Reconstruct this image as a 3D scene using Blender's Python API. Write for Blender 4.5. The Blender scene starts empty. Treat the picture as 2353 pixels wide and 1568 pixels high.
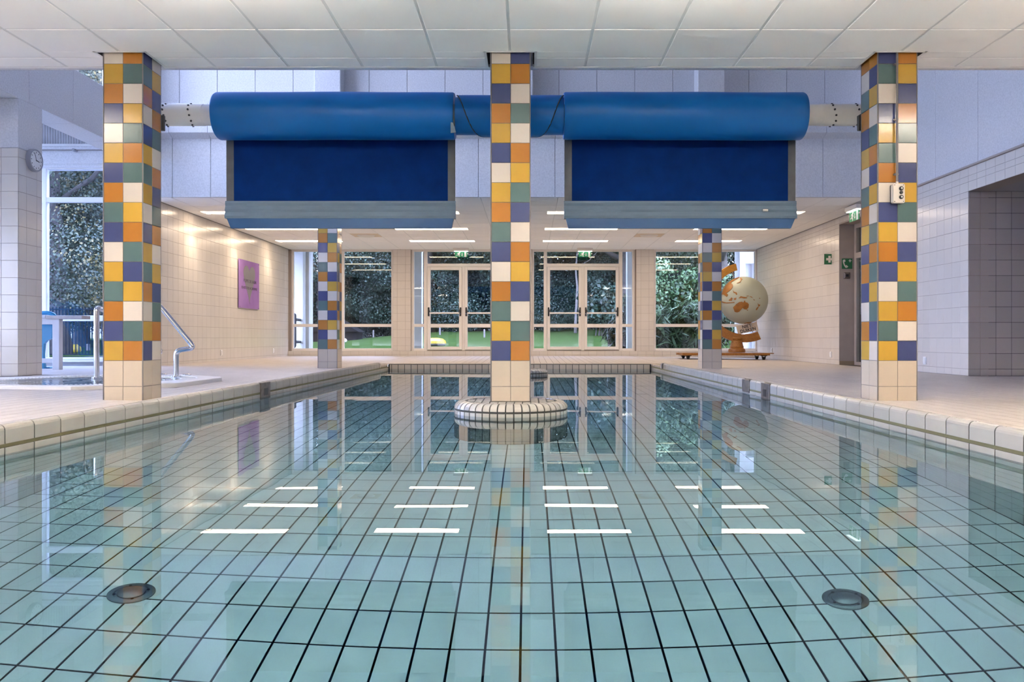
import bpy, math, random
import numpy as np
from mathutils import Matrix, Vector
from mathutils.geometry import tessellate_polygon
random.seed(7)
RNG = np.random.default_rng(11)
PI = math.pi
SC = bpy.context.scene
COL = SC.collection

# ------------------------------------------------------------------ camera, sky, exposure
CAMZ, F = 0.59, 1860.0
VX, VY = 1214.0, 777.0
cd = bpy.data.cameras.new('camera')
cam = bpy.data.objects.new('camera', cd)
COL.objects.link(cam)
cam.location = (0, 0, CAMZ)
cam.rotation_euler = (PI / 2, 0, 0)
cd.sensor_width = 36.0
cd.lens = 36.0 * F / 2353.0
cd.shift_x = -(VX - 1176.5) / 2353.0
cd.shift_y = (VY - 784.0) / 2353.0
cd.clip_start = 0.02
cd.clip_end = 300
SC.camera = cam

SKY = 22.5
w = bpy.data.worlds.new('sky')
SC.world = w
w.use_nodes = True
nt = w.node_tree
bg = nt.nodes['Background']
tc = nt.nodes.new('ShaderNodeTexCoord')
sp = nt.nodes.new('ShaderNodeSeparateXYZ')
rp = nt.nodes.new('ShaderNodeValToRGB')
nt.links.new(tc.outputs['Generated'], sp.inputs[0])
nt.links.new(sp.outputs['Z'], rp.inputs[0])
nt.links.new(rp.outputs[0], bg.inputs['Color'])
rp.color_ramp.elements[0].position = 0.0
rp.color_ramp.elements[0].color = (0.61, 0.67, 1.0, 1)
rp.color_ramp.elements[1].position = 0.8
rp.color_ramp.elements[1].color = (0.54, 0.61, 1.0, 1)
bg.inputs['Strength'].default_value = SKY

SC.view_settings.view_transform = 'Standard'
SC.view_settings.look = 'None'
SC.view_settings.exposure = 0.08
SC.view_settings.gamma = 1.0
SC.view_settings.use_curve_mapping = False
SC.cycles.max_bounces = 9
SC.cycles.diffuse_bounces = 4
SC.cycles.adaptive_threshold = 0.02
SC.cycles.glossy_bounces = 4
SC.cycles.transmission_bounces = 6
SC.cycles.transparent_max_bounces = 12
SC.cycles.sample_clamp_indirect = 60.0
SC.cycles.sample_clamp_direct = 0.0
SC.cycles.blur_glossy = 0.3
SC.cycles.use_denoising = True


def portal(name, loc, rot, sx, sy):
    l = bpy.data.lights.new(name, 'AREA')
    l.shape = 'RECTANGLE'
    l.size, l.size_y = sx, sy
    l.cycles.is_portal = True
    o = bpy.data.objects.new(name, l)
    o.location, o.rotation_euler = loc, rot
    COL.objects.link(o)


ANX_ = -10.6
# daylight openings: clerestory over the left beam, annex windows, window wall
portal('clerestory_daylight', (-6.25, 9.2, 5.65), (0, -PI / 2, 0), 3.0, 5.2)
portal('annex_side_daylight', (-10.6, 9.7, 1.9), (0, -PI / 2, 0), 2.6, 5.8)
portal('annex_end_daylight', (-8.4, 13.0, 1.8), (-PI / 2, 0, 0), 4.0, 3.0)
portal('window_wall_daylight', (-0.1, 19.98, 1.5), (-PI / 2, 0, 0), 11.2, 2.5)


def px(x, y, Y):
    """the point at distance Y that the photograph shows at pixel x, y"""
    return Vector(((x - VX) * Y / F, Y, CAMZ + (VY - y) * Y / F))


def proj(p):
    if p[1] < 0.05:
        return None
    return (VX + F * p[0] / p[1], VY - F * (p[2] - CAMZ) / p[1])


# ------------------------------------------------------------------ materials
def new_mat(name):
    m = bpy.data.materials.new(name)
    m.use_nodes = True
    n = m.node_tree
    return m, n, n.nodes['Principled BSDF']


def mat(name, col, rough=0.5, metal=0.0, var=0.0, scale=6.0, bump=0.0, bscale=40.0, spec=0.5, rnd=0.0, emit=None, dist=0.003, detail=4.0):
    m, n, b = new_mat(name)
    L = n.links
    c = (col[0], col[1], col[2], 1)
    b.inputs['Base Color'].default_value = c
    b.inputs['Roughness'].default_value = rough
    b.inputs['Metallic'].default_value = metal
    b.inputs['Specular IOR Level'].default_value = spec
    geo = n.nodes.new('ShaderNodeNewGeometry')
    if var > 0 or rnd > 0:
        hsv = n.nodes.new('ShaderNodeHueSaturation')
        hsv.inputs['Color'].default_value = c
        val = None
        if var > 0:
            t = n.nodes.new('ShaderNodeTexNoise')
            t.inputs['Scale'].default_value = scale
            t.inputs['Detail'].default_value = detail
            L.new(geo.outputs['Position'], t.inputs['Vector'])
            mr = n.nodes.new('ShaderNodeMapRange')
            mr.inputs['From Min'].default_value = 0.25
            mr.inputs['From Max'].default_value = 0.75
            mr.inputs['To Min'].default_value = 1 - var
            mr.inputs['To Max'].default_value = 1 + var
            L.new(t.outputs['Fac'], mr.inputs['Value'])
            val = mr.outputs[0]
        if rnd > 0:
            oi = n.nodes.new('ShaderNodeObjectInfo')
            ad = n.nodes.new('ShaderNodeMath'); ad.operation = 'ADD'
            L.new(oi.outputs['Random'], ad.inputs[0])
            L.new(geo.outputs['Random Per Island'], ad.inputs[1])
            fr = n.nodes.new('ShaderNodeMath'); fr.operation = 'FRACT'
            L.new(ad.outputs[0], fr.inputs[0])
            m2 = n.nodes.new('ShaderNodeMapRange')
            m2.inputs['To Min'].default_value = 1 - rnd
            m2.inputs['To Max'].default_value = 1 + rnd
            L.new(fr.outputs[0], m2.inputs['Value'])
            if val is None:
                val = m2.outputs[0]
            else:
                mu = n.nodes.new('ShaderNodeMath'); mu.operation = 'MULTIPLY'
                L.new(val, mu.inputs[0]); L.new(m2.outputs[0], mu.inputs[1])
                val = mu.outputs[0]
        L.new(val, hsv.inputs['Value'])
        L.new(hsv.outputs[0], b.inputs['Base Color'])
    if bump > 0:
        t2 = n.nodes.new('ShaderNodeTexNoise')
        t2.inputs['Scale'].default_value = bscale
        t2.inputs['Detail'].default_value = 3
        L.new(geo.outputs['Position'], t2.inputs['Vector'])
        bp = n.nodes.new('ShaderNodeBump')
        bp.inputs['Strength'].default_value = bump
        bp.inputs['Distance'].default_value = dist
        L.new(t2.outputs['Fac'], bp.inputs['Height'])
        L.new(bp.outputs[0], b.inputs['Normal'])
    if emit:
        b.inputs['Emission Color'].default_value = (emit[0], emit[1], emit[2], 1)
        b.inputs['Emission Strength'].default_value = emit[3]
    return m


def glass_mat(name, tint=(0.93, 0.97, 0.97), ior=1.5, rough=0.0):
    m, n, b = new_mat(name)
    n.nodes.remove(b)
    out = n.nodes['Material Output']
    tr = n.nodes.new('ShaderNodeBsdfTransparent'); tr.inputs[0].default_value = (*tint, 1)
    gl = n.nodes.new('ShaderNodeBsdfGlossy'); gl.inputs['Roughness'].default_value = rough
    fr = n.nodes.new('ShaderNodeFresnel')
    mx = n.nodes.new('ShaderNodeMixShader')
    # the pane does not bend light, so both its faces reflect like the outer one
    geo = n.nodes.new('ShaderNodeNewGeometry')
    mr = n.nodes.new('ShaderNodeMapRange')
    mr.inputs['To Min'].default_value = ior
    mr.inputs['To Max'].default_value = 1.0 / ior
    n.links.new(geo.outputs['Backfacing'], mr.inputs['Value'])
    n.links.new(mr.outputs[0], fr.inputs['IOR'])
    n.links.new(fr.outputs[0], mx.inputs[0]); n.links.new(tr.outputs[0], mx.inputs[1]); n.links.new(gl.outputs[0], mx.inputs[2])
    n.links.new(mx.outputs[0], out.inputs[0])
    return m


def water_mat(name, tint, amp=0.02, ripple=1.0):
    m, n, b = new_mat(name)
    n.nodes.remove(b)
    L = n.links
    out = n.nodes['Material Output']
    rf = n.nodes.new('ShaderNodeBsdfRefraction'); rf.inputs['Color'].default_value = (*tint, 1)
    rf.inputs['IOR'].default_value = 1.333; rf.inputs['Roughness'].default_value = 0.0
    gl = n.nodes.new('ShaderNodeBsdfGlossy'); gl.inputs['Roughness'].default_value = 0.0
    fr = n.nodes.new('ShaderNodeFresnel'); fr.inputs['IOR'].default_value = 1.333
    mx = n.nodes.new('ShaderNodeMixShader')
    geo = n.nodes.new('ShaderNodeNewGeometry')
    mp = n.nodes.new('ShaderNodeMapping'); mp.inputs['Scale'].default_value = (0.55, 1.0, 1.0)
    t = n.nodes.new('ShaderNodeTexNoise'); t.inputs['Scale'].default_value = ripple; t.inputs['Detail'].default_value = 2.0
    L.new(geo.outputs['Position'], mp.inputs[0]); L.new(mp.outputs[0], t.inputs['Vector'])
    bp = n.nodes.new('ShaderNodeBump'); bp.inputs['Strength'].default_value = 1.0; bp.inputs['Distance'].default_value = amp
    L.new(t.outputs['Fac'], bp.inputs['Height'])
    for s in (rf, gl, fr):
        L.new(bp.outputs[0], s.inputs['Normal'])
    L.new(fr.outputs[0], mx.inputs[0]); L.new(rf.outputs[0], mx.inputs[1]); L.new(gl.outputs[0], mx.inputs[2])
    L.new(mx.outputs[0], out.inputs['Surface'])
    return m


def leaf_mat(name, ca, cb, cc=None):
    m, n, b = new_mat(name)
    L = n.links
    geo = n.nodes.new('ShaderNodeNewGeometry')
    rp = n.nodes.new('ShaderNodeValToRGB')
    e = rp.color_ramp.elements
    e[0].color = (*ca, 1); e[1].color = (*cb, 1)
    if cc:
        e[1].position = 0.8
        x = e.new(1.0); x.color = (*cc, 1)
    no = n.nodes.new('ShaderNodeTexNoise'); no.inputs['Scale'].default_value = 0.8; no.inputs['Detail'].default_value = 3.0  # noise in the colour imitates shaded gaps between leaf clumps
    L.new(geo.outputs['Position'], no.inputs['Vector'])
    mr = n.nodes.new('ShaderNodeMapRange')
    mr.inputs['From Min'].default_value = 0.35; mr.inputs['From Max'].default_value = 0.68
    mr.inputs['To Min'].default_value = -0.6; mr.inputs['To Max'].default_value = 0.5
    L.new(no.outputs['Fac'], mr.inputs['Value'])
    ad = n.nodes.new('ShaderNodeMath'); ad.operation = 'ADD'; ad.use_clamp = True
    L.new(geo.outputs['Random Per Island'], ad.inputs[0]); L.new(mr.outputs[0], ad.inputs[1])
    L.new(ad.outputs[0], rp.inputs[0])
    L.new(rp.outputs[0], b.inputs['Base Color'])
    b.inputs['Roughness'].default_value = 0.5
    b.inputs['Specular IOR Level'].default_value = 0.35
    return m


M = {}
CREAM, ORANGE, YELLOW, GREEN, BLUE = (0.575, 0.515, 0.45), (0.41, 0.165, 0.027), (0.49, 0.295, 0.045), (0.09, 0.150, 0.145), (0.055, 0.068, 0.168)
M['C'] = mat('glaze_cream', CREAM, 0.16, rnd=0.03, var=0.02, scale=9)
M['O'] = mat('glaze_orange', ORANGE, 0.16, rnd=0.05, var=0.03, scale=9)
M['Y'] = mat('glaze_yellow', YELLOW, 0.16, rnd=0.05, var=0.03, scale=9)
M['G'] = mat('glaze_green', GREEN, 0.16, rnd=0.05, var=0.03, scale=9)
M['B'] = mat('glaze_blue', BLUE, 0.16, rnd=0.05, var=0.03, scale=9)
M['base'] = mat('glaze_beige', (0.52, 0.44, 0.345), 0.22, rnd=0.02, var=0.02, scale=9)
M['grout'] = mat('grey_grout', (0.16, 0.15, 0.14), 0.9, var=0.1, scale=30)
M['walltile'] = mat('glaze_wall', (0.66, 0.615, 0.56), 0.2, rnd=0.02, var=0.015, scale=5)
M['wallgrout'] = mat('wall_grout', (0.30, 0.25, 0.22), 0.9)
M['pooltile'] = mat('pool_tile', (0.78, 0.80, 0.78), 0.55, spec=0.2, rnd=0.02, var=0.02, scale=6)
M['poolgrout'] = mat('pool_grout', (0.055, 0.055, 0.05), 0.9)
M['groove'] = mat('groove_olive', (0.17, 0.155, 0.08), 0.9)
M['coping'] = mat('coping_glaze', (0.44, 0.415, 0.37), 0.22, rnd=0.02, var=0.03, scale=8)
M['decktile'] = mat('deck_tile', (0.49, 0.435, 0.39), 0.45, rnd=0.045, var=0.03, scale=4, bump=0.15, bscale=300, dist=0.0006)
M['deckgrout'] = mat('deck_grout', (0.065, 0.05, 0.045), 0.9)
M['concrete'] = mat('speckled_concrete', (0.63, 0.625, 0.64), 0.85, var=0.13, scale=55, bump=0.35, bscale=120, dist=0.002, detail=6)
M['concjoint'] = mat('concrete_joint', (0.22, 0.22, 0.24), 0.9)
M['ceil'] = mat('ceiling_panel', (0.92, 0.915, 0.905), 0.9, var=0.012, scale=2, bump=0.12, bscale=500, dist=0.0006, rnd=0.008)
M['tbar'] = mat('ceiling_grid', (0.74, 0.75, 0.75), 0.6)
M['white'] = mat('white_paint', (0.80, 0.79, 0.77), 0.4)
M['frame'] = mat('cream_frame', (0.78, 0.74, 0.69), 0.35)
M['dark'] = mat('black_plastic', (0.02, 0.02, 0.022), 0.4)
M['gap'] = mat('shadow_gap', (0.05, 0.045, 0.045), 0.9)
M['rollblue'] = mat('blue_vinyl', (0.004, 0.125, 0.42), 0.38, spec=0.3, var=0.05, scale=3, bump=0.1, bscale=20, dist=0.002)
M['meshblue'] = mat('navy_mesh', (0.001, 0.022, 0.13), 0.85, spec=0.1, var=0.18, scale=7, bump=0.3, bscale=400, dist=0.001)
M['band'] = mat('grey_band', (0.10, 0.105, 0.115), 0.7, var=0.15, scale=12)
M['barband'] = mat('blue_grey_bar', (0.125, 0.18, 0.245), 0.5, var=0.05, scale=5)
M['barblue'] = mat('bottom_blue', (0.004, 0.07, 0.21), 0.4, var=0.05, scale=4)
M['tube'] = mat('pale_tube', (0.68, 0.655, 0.63), 0.35, var=0.05, scale=5)
M['steel'] = mat('polished_steel', (0.62, 0.62, 0.64), 0.16, metal=1.0)
M['oldsteel'] = mat('brown_steel', (0.17, 0.145, 0.125), 0.45, metal=0.5, var=0.35, scale=22)
M['glass'] = glass_mat('window_glass')
M['annexglass'] = glass_mat('annex_glass', (0.80, 0.88, 0.96), 1.6)
M['water'] = water_mat('pool_water', (0.55, 0.765, 0.86), amp=0.0007, ripple=1.3)
M['tubwater'] = water_mat('tub_water', (0.75, 0.92, 1.0), amp=0.012, ripple=6)
M['lamp'] = mat('lamp_diffuser', (0.9, 0.9, 0.9), 0.5, emit=(1.0, 0.78, 0.56, 18.5))
M['addedlamp'] = mat('added_lamp_diffuser', (0.9, 0.9, 0.9), 0.5, emit=(1.0, 0.85, 0.68, 7.0))  # lower face of the added, unseen near hall lamps
M['addedup'] = mat('added_lamp_upper', (0.9, 0.9, 0.9), 0.5, emit=(1.0, 0.88, 0.75, 122.0))  # added upward glow, out of view, brightens the near ceiling
M['spotlens'] = mat('spot_lens', (0.9, 0.9, 0.9), 0.5, emit=(1.0, 0.80, 0.58, 6.0))
M['green'] = mat('sign_green', (0.02, 0.15, 0.06), 0.4)
M['signlit'] = mat('sign_green_lit', (0.02, 0.24, 0.10), 0.4, emit=(0.02, 0.30, 0.12, 0.25))
M['pictowhite'] = mat('sign_white', (0.85, 0.84, 0.80), 0.4, emit=(0.9, 0.95, 0.85, 0.15))
M['pictomatt'] = mat('sign_white_matt', (0.75, 0.71, 0.66), 0.5)
M['exitglow'] = mat('sign_tube', (0.9, 0.9, 0.9), 0.5, emit=(0.9, 1.0, 0.95, 3.0))
M['purple'] = mat('purple_acrylic', (0.36, 0.20, 0.50), 0.1, var=0.12, scale=3)
M['heart'] = mat('grey_heart', (0.215, 0.20, 0.215), 0.5)
M['ink'] = mat('dark_ink', (0.09, 0.06, 0.11), 0.6)
M['black'] = mat('black_print', (0.012, 0.012, 0.014), 0.6)
M['globe'] = mat('globe_paint', (0.37, 0.40, 0.33), 0.5, var=0.05, scale=5)
M['land'] = mat('land_wood', (0.27, 0.11, 0.015), 0.5, var=0.3, scale=9)
M['board'] = mat('cream_board', (0.72, 0.60, 0.46), 0.5)
M['grass'] = mat('lawn_grass', (0.026, 0.046, 0.013), 0.9, spec=0.0, var=0.35, scale=5, bump=0.6, bscale=30, dist=0.03)
M['soil'] = mat('forest_floor', (0.05, 0.05, 0.035), 0.95, var=0.4, scale=3)
M['bark'] = mat('dark_bark', (0.05, 0.042, 0.038), 0.9, var=0.35, scale=8, bump=0.6, bscale=16, dist=0.02)
M['birch'] = mat('pale_bark', (0.13, 0.115, 0.11), 0.8, var=0.3, scale=9)
M['leafdark'] = leaf_mat('leaf_dark', (0.007, 0.016, 0.011), (0.024, 0.048, 0.033), (0.065, 0.105, 0.078))
M['leafmid'] = leaf_mat('leaf_mid', (0.006, 0.013, 0.006), (0.020, 0.038, 0.016), (0.05, 0.075, 0.035))
M['leaflight'] = leaf_mat('leaf_light', (0.012, 0.032, 0.010), (0.045, 0.095, 0.032), (0.10, 0.16, 0.07))
M['leafautumn'] = leaf_mat('leaf_autumn', (0.012, 0.022, 0.014), (0.045, 0.058, 0.030), (0.14, 0.105, 0.035))
M['outwhite'] = mat('outside_plaster', (0.55, 0.55, 0.57), 0.8, var=0.08, scale=4)
M['slideblue'] = mat('slide_blue', (0.01, 0.20, 0.38), 0.3)
M['plankgrey'] = mat('plank_grey', (0.42, 0.39, 0.38), 0.8, var=0.15, scale=10)
M['fence'] = mat('fence_paint', (0.006, 0.010, 0.016), 0.9, spec=0.05)
M['yellow'] = mat('yellow_plastic', (0.32, 0.22, 0.012), 0.4)
M['shell'] = mat('tub_shell', (0.78, 0.76, 0.75), 0.3)
M['graphite'] = mat('graphite_paint', (0.03, 0.03, 0.04), 0.5)
M['clockface'] = mat('clock_face', (0.72, 0.72, 0.72), 0.5)
M['clockrim'] = mat('clock_rim', (0.30, 0.30, 0.33), 0.4)
M['boxgrey'] = mat('control_grey', (0.56, 0.51, 0.46), 0.45)
M['conduit'] = mat('conduit_grey', (0.17, 0.155, 0.15), 0.5)
M['jamb'] = mat('jamb_taupe', (0.40, 0.345, 0.31), 0.7, var=0.05, scale=6)
M['passage'] = mat('shaded_passage_tile', (0.46, 0.42, 0.42), 0.25, rnd=0.05)  # same cream wall tile, its shade put into a darker colour
M['passagegrout'] = mat('shaded_passage_grout', (0.045, 0.035, 0.045), 0.9)  # wall grout darkened, the passage shade is in the colour
M['blind'] = mat('blind_slat', (0.60, 0.66, 0.82), 0.5)  # slats coloured bluish, the blue light on them put into the colour
M['drain'] = mat('drain_steel', (0.20, 0.22, 0.23), 0.35, metal=0.8)
M['shed'] = mat('shed_wood', (0.008, 0.007, 0.007), 0.9, spec=0.1)
M['basewood'] = mat('skirting', (0.33, 0.25, 0.16), 0.6)


def wood_mat(name, c1, c2, sc=3.0):
    m, n, b = new_mat(name)
    tcn = n.nodes.new('ShaderNodeTexCoord')
    mp = n.nodes.new('ShaderNodeMapping'); mp.inputs['Scale'].default_value = (sc, sc, sc * 3)
    wv = n.nodes.new('ShaderNodeTexNoise'); wv.inputs['Scale'].default_value = 3.5; wv.inputs['Distortion'].default_value = 2.5
    rp = n.nodes.new('ShaderNodeValToRGB')
    rp.color_ramp.elements[0].position = 0.3; rp.color_ramp.elements[0].color = (*c1, 1)
    rp.color_ramp.elements[1].position = 0.7; rp.color_ramp.elements[1].color = (*c2, 1)
    n.links.new(tcn.outputs['Object'], mp.inputs[0]); n.links.new(mp.outputs[0], wv.inputs['Vector'])
    n.links.new(wv.outputs['Fac'], rp.inputs[0]); n.links.new(rp.outputs[0], b.inputs['Base Color'])
    b.inputs['Roughness'].default_value = 0.4
    return m


M['wood'] = wood_mat('oiled_wood', (0.20, 0.075, 0.010), (0.36, 0.155, 0.025))
M['woodbright'] = wood_mat('yellow_wood', (0.42, 0.18, 0.015), (0.58, 0.28, 0.03))

# ------------------------------------------------------------------ helpers
WORLD = {}


def link(o, parent=None, Mw=None):
    COL.objects.link(o)
    Mw = Mw if Mw is not None else Matrix.Identity(4)
    if parent is not None:
        o.parent = parent
        o.matrix_local = WORLD[parent.name].inverted() @ Mw
    else:
        o.matrix_local = Mw
    WORLD[o.name] = Mw
    return o


def tag(o, label=None, cat=None, group=None, kind=None):
    if label: o['label'] = label
    if cat: o['category'] = cat
    if group: o['group'] = group
    if kind: o['kind'] = kind
    return o


def thing(name, label, cat, loc, group=None):
    o = bpy.data.objects.new(name, None)
    o.empty_display_size = 0.1
    link(o, None, Matrix.Translation(Vector(loc)))
    return tag(o, label, cat, group)


def struct(name):
    o = bpy.data.objects.new(name, None)
    link(o)
    return tag(o, kind='structure')


class MB:
    def __init__(s):
        s.v, s.f, s.m, s.cur = [], [], [], 0

    def add(s, vs, fs):
        k = len(s.v)
        s.v += [tuple(p) for p in vs]
        s.f += [tuple(i + k for i in q) for q in fs]
        s.m += [s.cur] * len(fs)
        return s

    def box(s, x0, x1, y0, y1, z0, z1, Mx=None):
        vs = [Vector((x, y, z)) for z in (z0, z1) for y in (y0, y1) for x in (x0, x1)]
        if Mx is not None: vs = [Mx @ p for p in vs]
        return s.add(vs, [(0, 2, 3, 1), (4, 5, 7, 6), (0, 1, 5, 4), (1, 3, 7, 5), (3, 2, 6, 7), (2, 0, 4, 6)])

    def bbox(s, x0, x1, y0, y1, z0, z1, b=0.01, Mx=None):
        """box with its twelve edges cut at 45 degrees"""
        c = [(x0, x1), (y0, y1), (z0, z1)]
        vs, idx = [], {}
        for i in range(2):
            for j in range(2):
                for k in range(2):
                    for a in range(3):
                        p = [c[0][i], c[1][j], c[2][k]]
                        sg = [1 - 2 * i, 1 - 2 * j, 1 - 2 * k]
                        for q in range(3):
                            if q != a: p[q] += b * sg[q]
                        idx[(i, j, k, a)] = len(vs)
                        vs.append(Vector(p))
        fs = []
        for a in range(3):
            o1, o2 = [(1, 2), (0, 2), (0, 1)][a]
            for sd in range(2):
                q = []
                for (u, v) in ((0, 0), (1, 0), (1, 1), (0, 1)):
                    t = [0, 0, 0]; t[a] = sd; t[o1] = u; t[o2] = v
                    q.append(idx[(t[0], t[1], t[2], a)])
                fs.append(q)
        for a in range(3):
            o1, o2 = [(1, 2), (0, 2), (0, 1)][a]
            for u in range(2):
                for v in range(2):
                    t0 = [0, 0, 0]; t0[a] = 0; t0[o1] = u; t0[o2] = v
                    t1 = list(t0); t1[a] = 1
                    fs.append([idx[(*t0, o1)], idx[(*t1, o1)], idx[(*t1, o2)], idx[(*t0, o2)]])
        for i in range(2):
            for j in range(2):
                for k in range(2):
                    fs.append([idx[(i, j, k, 0)], idx[(i, j, k, 1)], idx[(i, j, k, 2)]])
        cen = Vector(((x0 + x1) / 2, (y0 + y1) / 2, (z0 + z1) / 2))
        out = []
        for q in fs:
            a, b_, c_ = vs[q[0]], vs[q[1]], vs[q[2]]
            nn = (b_ - a).cross(c_ - a)
            mid = sum((vs[t] for t in q), Vector()) / len(q)
            out.append(q if nn.dot(mid - cen) > 0 else q[::-1])
        if Mx is not None: vs = [Mx @ p for p in vs]
        return s.add(vs, out)

    def tube(s, pts, r, n=12, closed=False, caps=True):
        pts = [Vector(p) for p in pts]
        rs = r if isinstance(r, (list, tuple)) else [r] * len(pts)
        k = len(s.v)
        N = len(pts)
        up = None
        for i, p in enumerate(pts):
            if closed:
                d = pts[(i + 1) % N] - pts[i - 1]
            else:
                d = pts[min(i + 1, N - 1)] - pts[max(i - 1, 0)]
            d.normalize()
            if up is None:
                up = d.cross(Vector((0, 0, 1)))
                if up.length < 1e-3: up = d.cross(Vector((1, 0, 0)))
                up.normalize()
            else:
                up = (up - d * up.dot(d)).normalized()
            w_ = d.cross(up)
            for j in range(n):
                a = 2 * PI * j / n
                s.v.append(tuple(p + (up * math.cos(a) + w_ * math.sin(a)) * rs[i]))
        M_ = N if closed else N - 1
        for i in range(M_):
            for j in range(n):
                a, b = k + i * n + j, k + i * n + (j + 1) % n
                i2 = (i + 1) % N
                c, d = k + i2 * n + (j + 1) % n, k + i2 * n + j
                s.f.append((a, b, c, d)); s.m.append(s.cur)
        if caps and not closed:
            s.f.append(tuple(k + j for j in range(n))[::-1]); s.m.append(s.cur)
            s.f.append(tuple(k + (N - 1) * n + j for j in range(n))); s.m.append(s.cur)
        return s

    def lathe(s, prof, cx, cy, n=32, Mx=None):
        """prof: (radius, z) from bottom to top, around a vertical axis"""
        k = len(s.v)
        for (r, z) in prof:
            for j in range(n):
                a = 2 * PI * j / n
                p = Vector((cx + r * math.cos(a), cy + r * math.sin(a), z))
                s.v.append(tuple(Mx @ p if Mx is not None else p))
        for i in range(len(prof) - 1):
            for j in range(n):
                s.f.append((k + i * n + j, k + i * n + (j + 1) % n, k + (i + 1) * n + (j + 1) % n, k + (i + 1) * n + j)); s.m.append(s.cur)
        s.f.append(tuple(k + j for j in range(n))[::-1]); s.m.append(s.cur)
        s.f.append(tuple(k + (len(prof) - 1) * n + j for j in range(n))); s.m.append(s.cur)
        return s

    def extrude(s, poly, d0, d1, Mx=None):
        """polygon in local xy pushed along local z from d0 to d1; may be concave"""
        n = len(poly)
        area = sum(poly[i][0] * poly[(i + 1) % n][1] - poly[(i + 1) % n][0] * poly[i][1] for i in range(n))
        if area < 0: poly = poly[::-1]
        vs = [Vector((p[0], p[1], d0)) for p in poly] + [Vector((p[0], p[1], d1)) for p in poly]
        tri = tessellate_polygon([[Vector((p[0], p[1], 0)) for p in poly]])
        fs = []
        for t in tri:
            a, b, c = [Vector((poly[i][0], poly[i][1], 0)) for i in t]
            t = list(t)
            if (b - a).cross(c - a).z < 0: t = t[::-1]
            fs.append([i + n for i in t]); fs.append(t[::-1])
        for i in range(n):
            j = (i + 1) % n
            fs.append([i, j, j + n, i + n])
        if Mx is not None: vs = [Mx @ p for p in vs]
        return s.add(vs, fs)

    def build(s, name, mats, parent=None, smooth=False, kind=None, label=None, fix=False):
        me = bpy.data.meshes.new(name)
        Mw = WORLD[parent.name] if parent is not None else Matrix.Identity(4)
        inv = Mw.inverted()
        vs = [inv @ Vector(p) for p in s.v] if parent is not None else s.v
        me.from_pydata([tuple(p) for p in vs], [], s.f)
        mats = mats if isinstance(mats, (list, tuple)) else [mats]
        for m_ in mats: me.materials.append(m_)
        if len(mats) > 1: me.polygons.foreach_set('material_index', s.m)
        if smooth:
            me.polygons.foreach_set('use_smooth', [True] * len(me.polygons))
            me.set_sharp_from_angle(angle=math.radians(smooth if smooth is not True else 40))
        me.update()
        o = bpy.data.objects.new(name, me)
        link(o, parent, Mw)
        if kind: o['kind'] = kind
        if label: o['label'] = label
        return o


_TM = {}


def tile_mesh(w_, h_, t, b, mt):
    key = (round(w_, 4), round(h_, 4), round(t, 4), round(b, 4), mt.name)
    if key not in _TM:
        vs, fs = tile_geo(w_, h_, t, b)
        me = bpy.data.meshes.new('tile')
        me.from_pydata(vs, [], fs)
        me.materials.append(mt)
        _TM[key] = me
    return _TM[key]


def tile_geo(w_, h_, t, b):
    x, y = w_ / 2, h_ / 2
    vs = []
    for (i, z) in ((0, 0), (0, t - b), (b, t)):
        vs += [(-x + i, -y + i, z), (x - i, -y + i, z), (x - i, y - i, z), (-x + i, y - i, z)]
    fs = [(8, 9, 10, 11)]
    for k in (0, 4):
        for j in range(4):
            fs.append((k + j, k + (j + 1) % 4, k + 4 + (j + 1) % 4, k + 4 + j))
    return vs, fs


class TileSet:
    """pieces laid into one parent: those that show largest become parts, the rest one joined part"""
    def __init__(s, parent, name='tile', cap=300, rest='tile_field', minpx=9.0):
        s.p, s.name, s.cap, s.rest, s.minpx, s.items = parent, name, cap, rest, minpx, []

    def add(s, cen, u, v, w_, h_, mt, t=0.008, b=0.002, tilt=0.0, vis=True):
        cen, u, v = Vector(cen), Vector(u).normalized(), Vector(v).normalized()
        n = u.cross(v)
        if tilt:
            u = (u + n * random.gauss(0, tilt)).normalized()
            n = u.cross(v).normalized()
            v = (n.cross(u) + n * random.gauss(0, tilt)).normalized()
            n = u.cross(v).normalized()
        score = 0
        if vis:
            ps = [proj(cen + u * a * w_ / 2 + v * c * h_ / 2) for a, c in ((-1, -1), (1, -1), (1, 1), (-1, 1))]
            if all(ps) and any(-5 < q[0] < 2358 and -5 < q[1] < 1573 for q in ps):
                ar = abs(sum(ps[i][0] * ps[(i + 1) % 4][1] - ps[(i + 1) % 4][0] * ps[i][1] for i in range(4))) / 2
                bx = max(q[0] for q in ps) - min(q[0] for q in ps)
                by = max(q[1] for q in ps) - min(q[1] for q in ps)
                if max(bx, by) >= s.minpx and ar >= 18: score = ar
        s.items.append((score, cen, u, v, n, w_, h_, mt, t, b))

    def done(s):
        s.items.sort(key=lambda q: -q[0])
        rest = []
        for i, (sc_, cen, u, v, n, w_, h_, mt, t, b) in enumerate(s.items):
            if i < s.cap and sc_ > 0:
                me = tile_mesh(w_, h_, t, b, mt)
                o = bpy.data.objects.new(s.name, me)
                Mw = Matrix((u, v, n)).transposed().to_4x4()
                Mw.translation = cen
                COL.objects.link(o)
                o.parent = s.p
                o.matrix_local = WORLD[s.p.name].inverted() @ Mw
            else:
                rest.append((cen, u, v, n, w_, h_, mt, t, b))
        if rest:
            mb = MB()
            mats = []
            for (cen, u, v, n, w_, h_, mt, t, b) in rest:
                if mt not in mats: mats.append(mt)
                mb.cur = mats.index(mt)
                vs, fs = tile_geo(w_, h_, t, b)
                mb.add([cen + u * p[0] + v * p[1] + n * p[2] for p in vs], fs)
            mb.build(s.rest, mats, s.p, kind='stuff')


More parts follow.
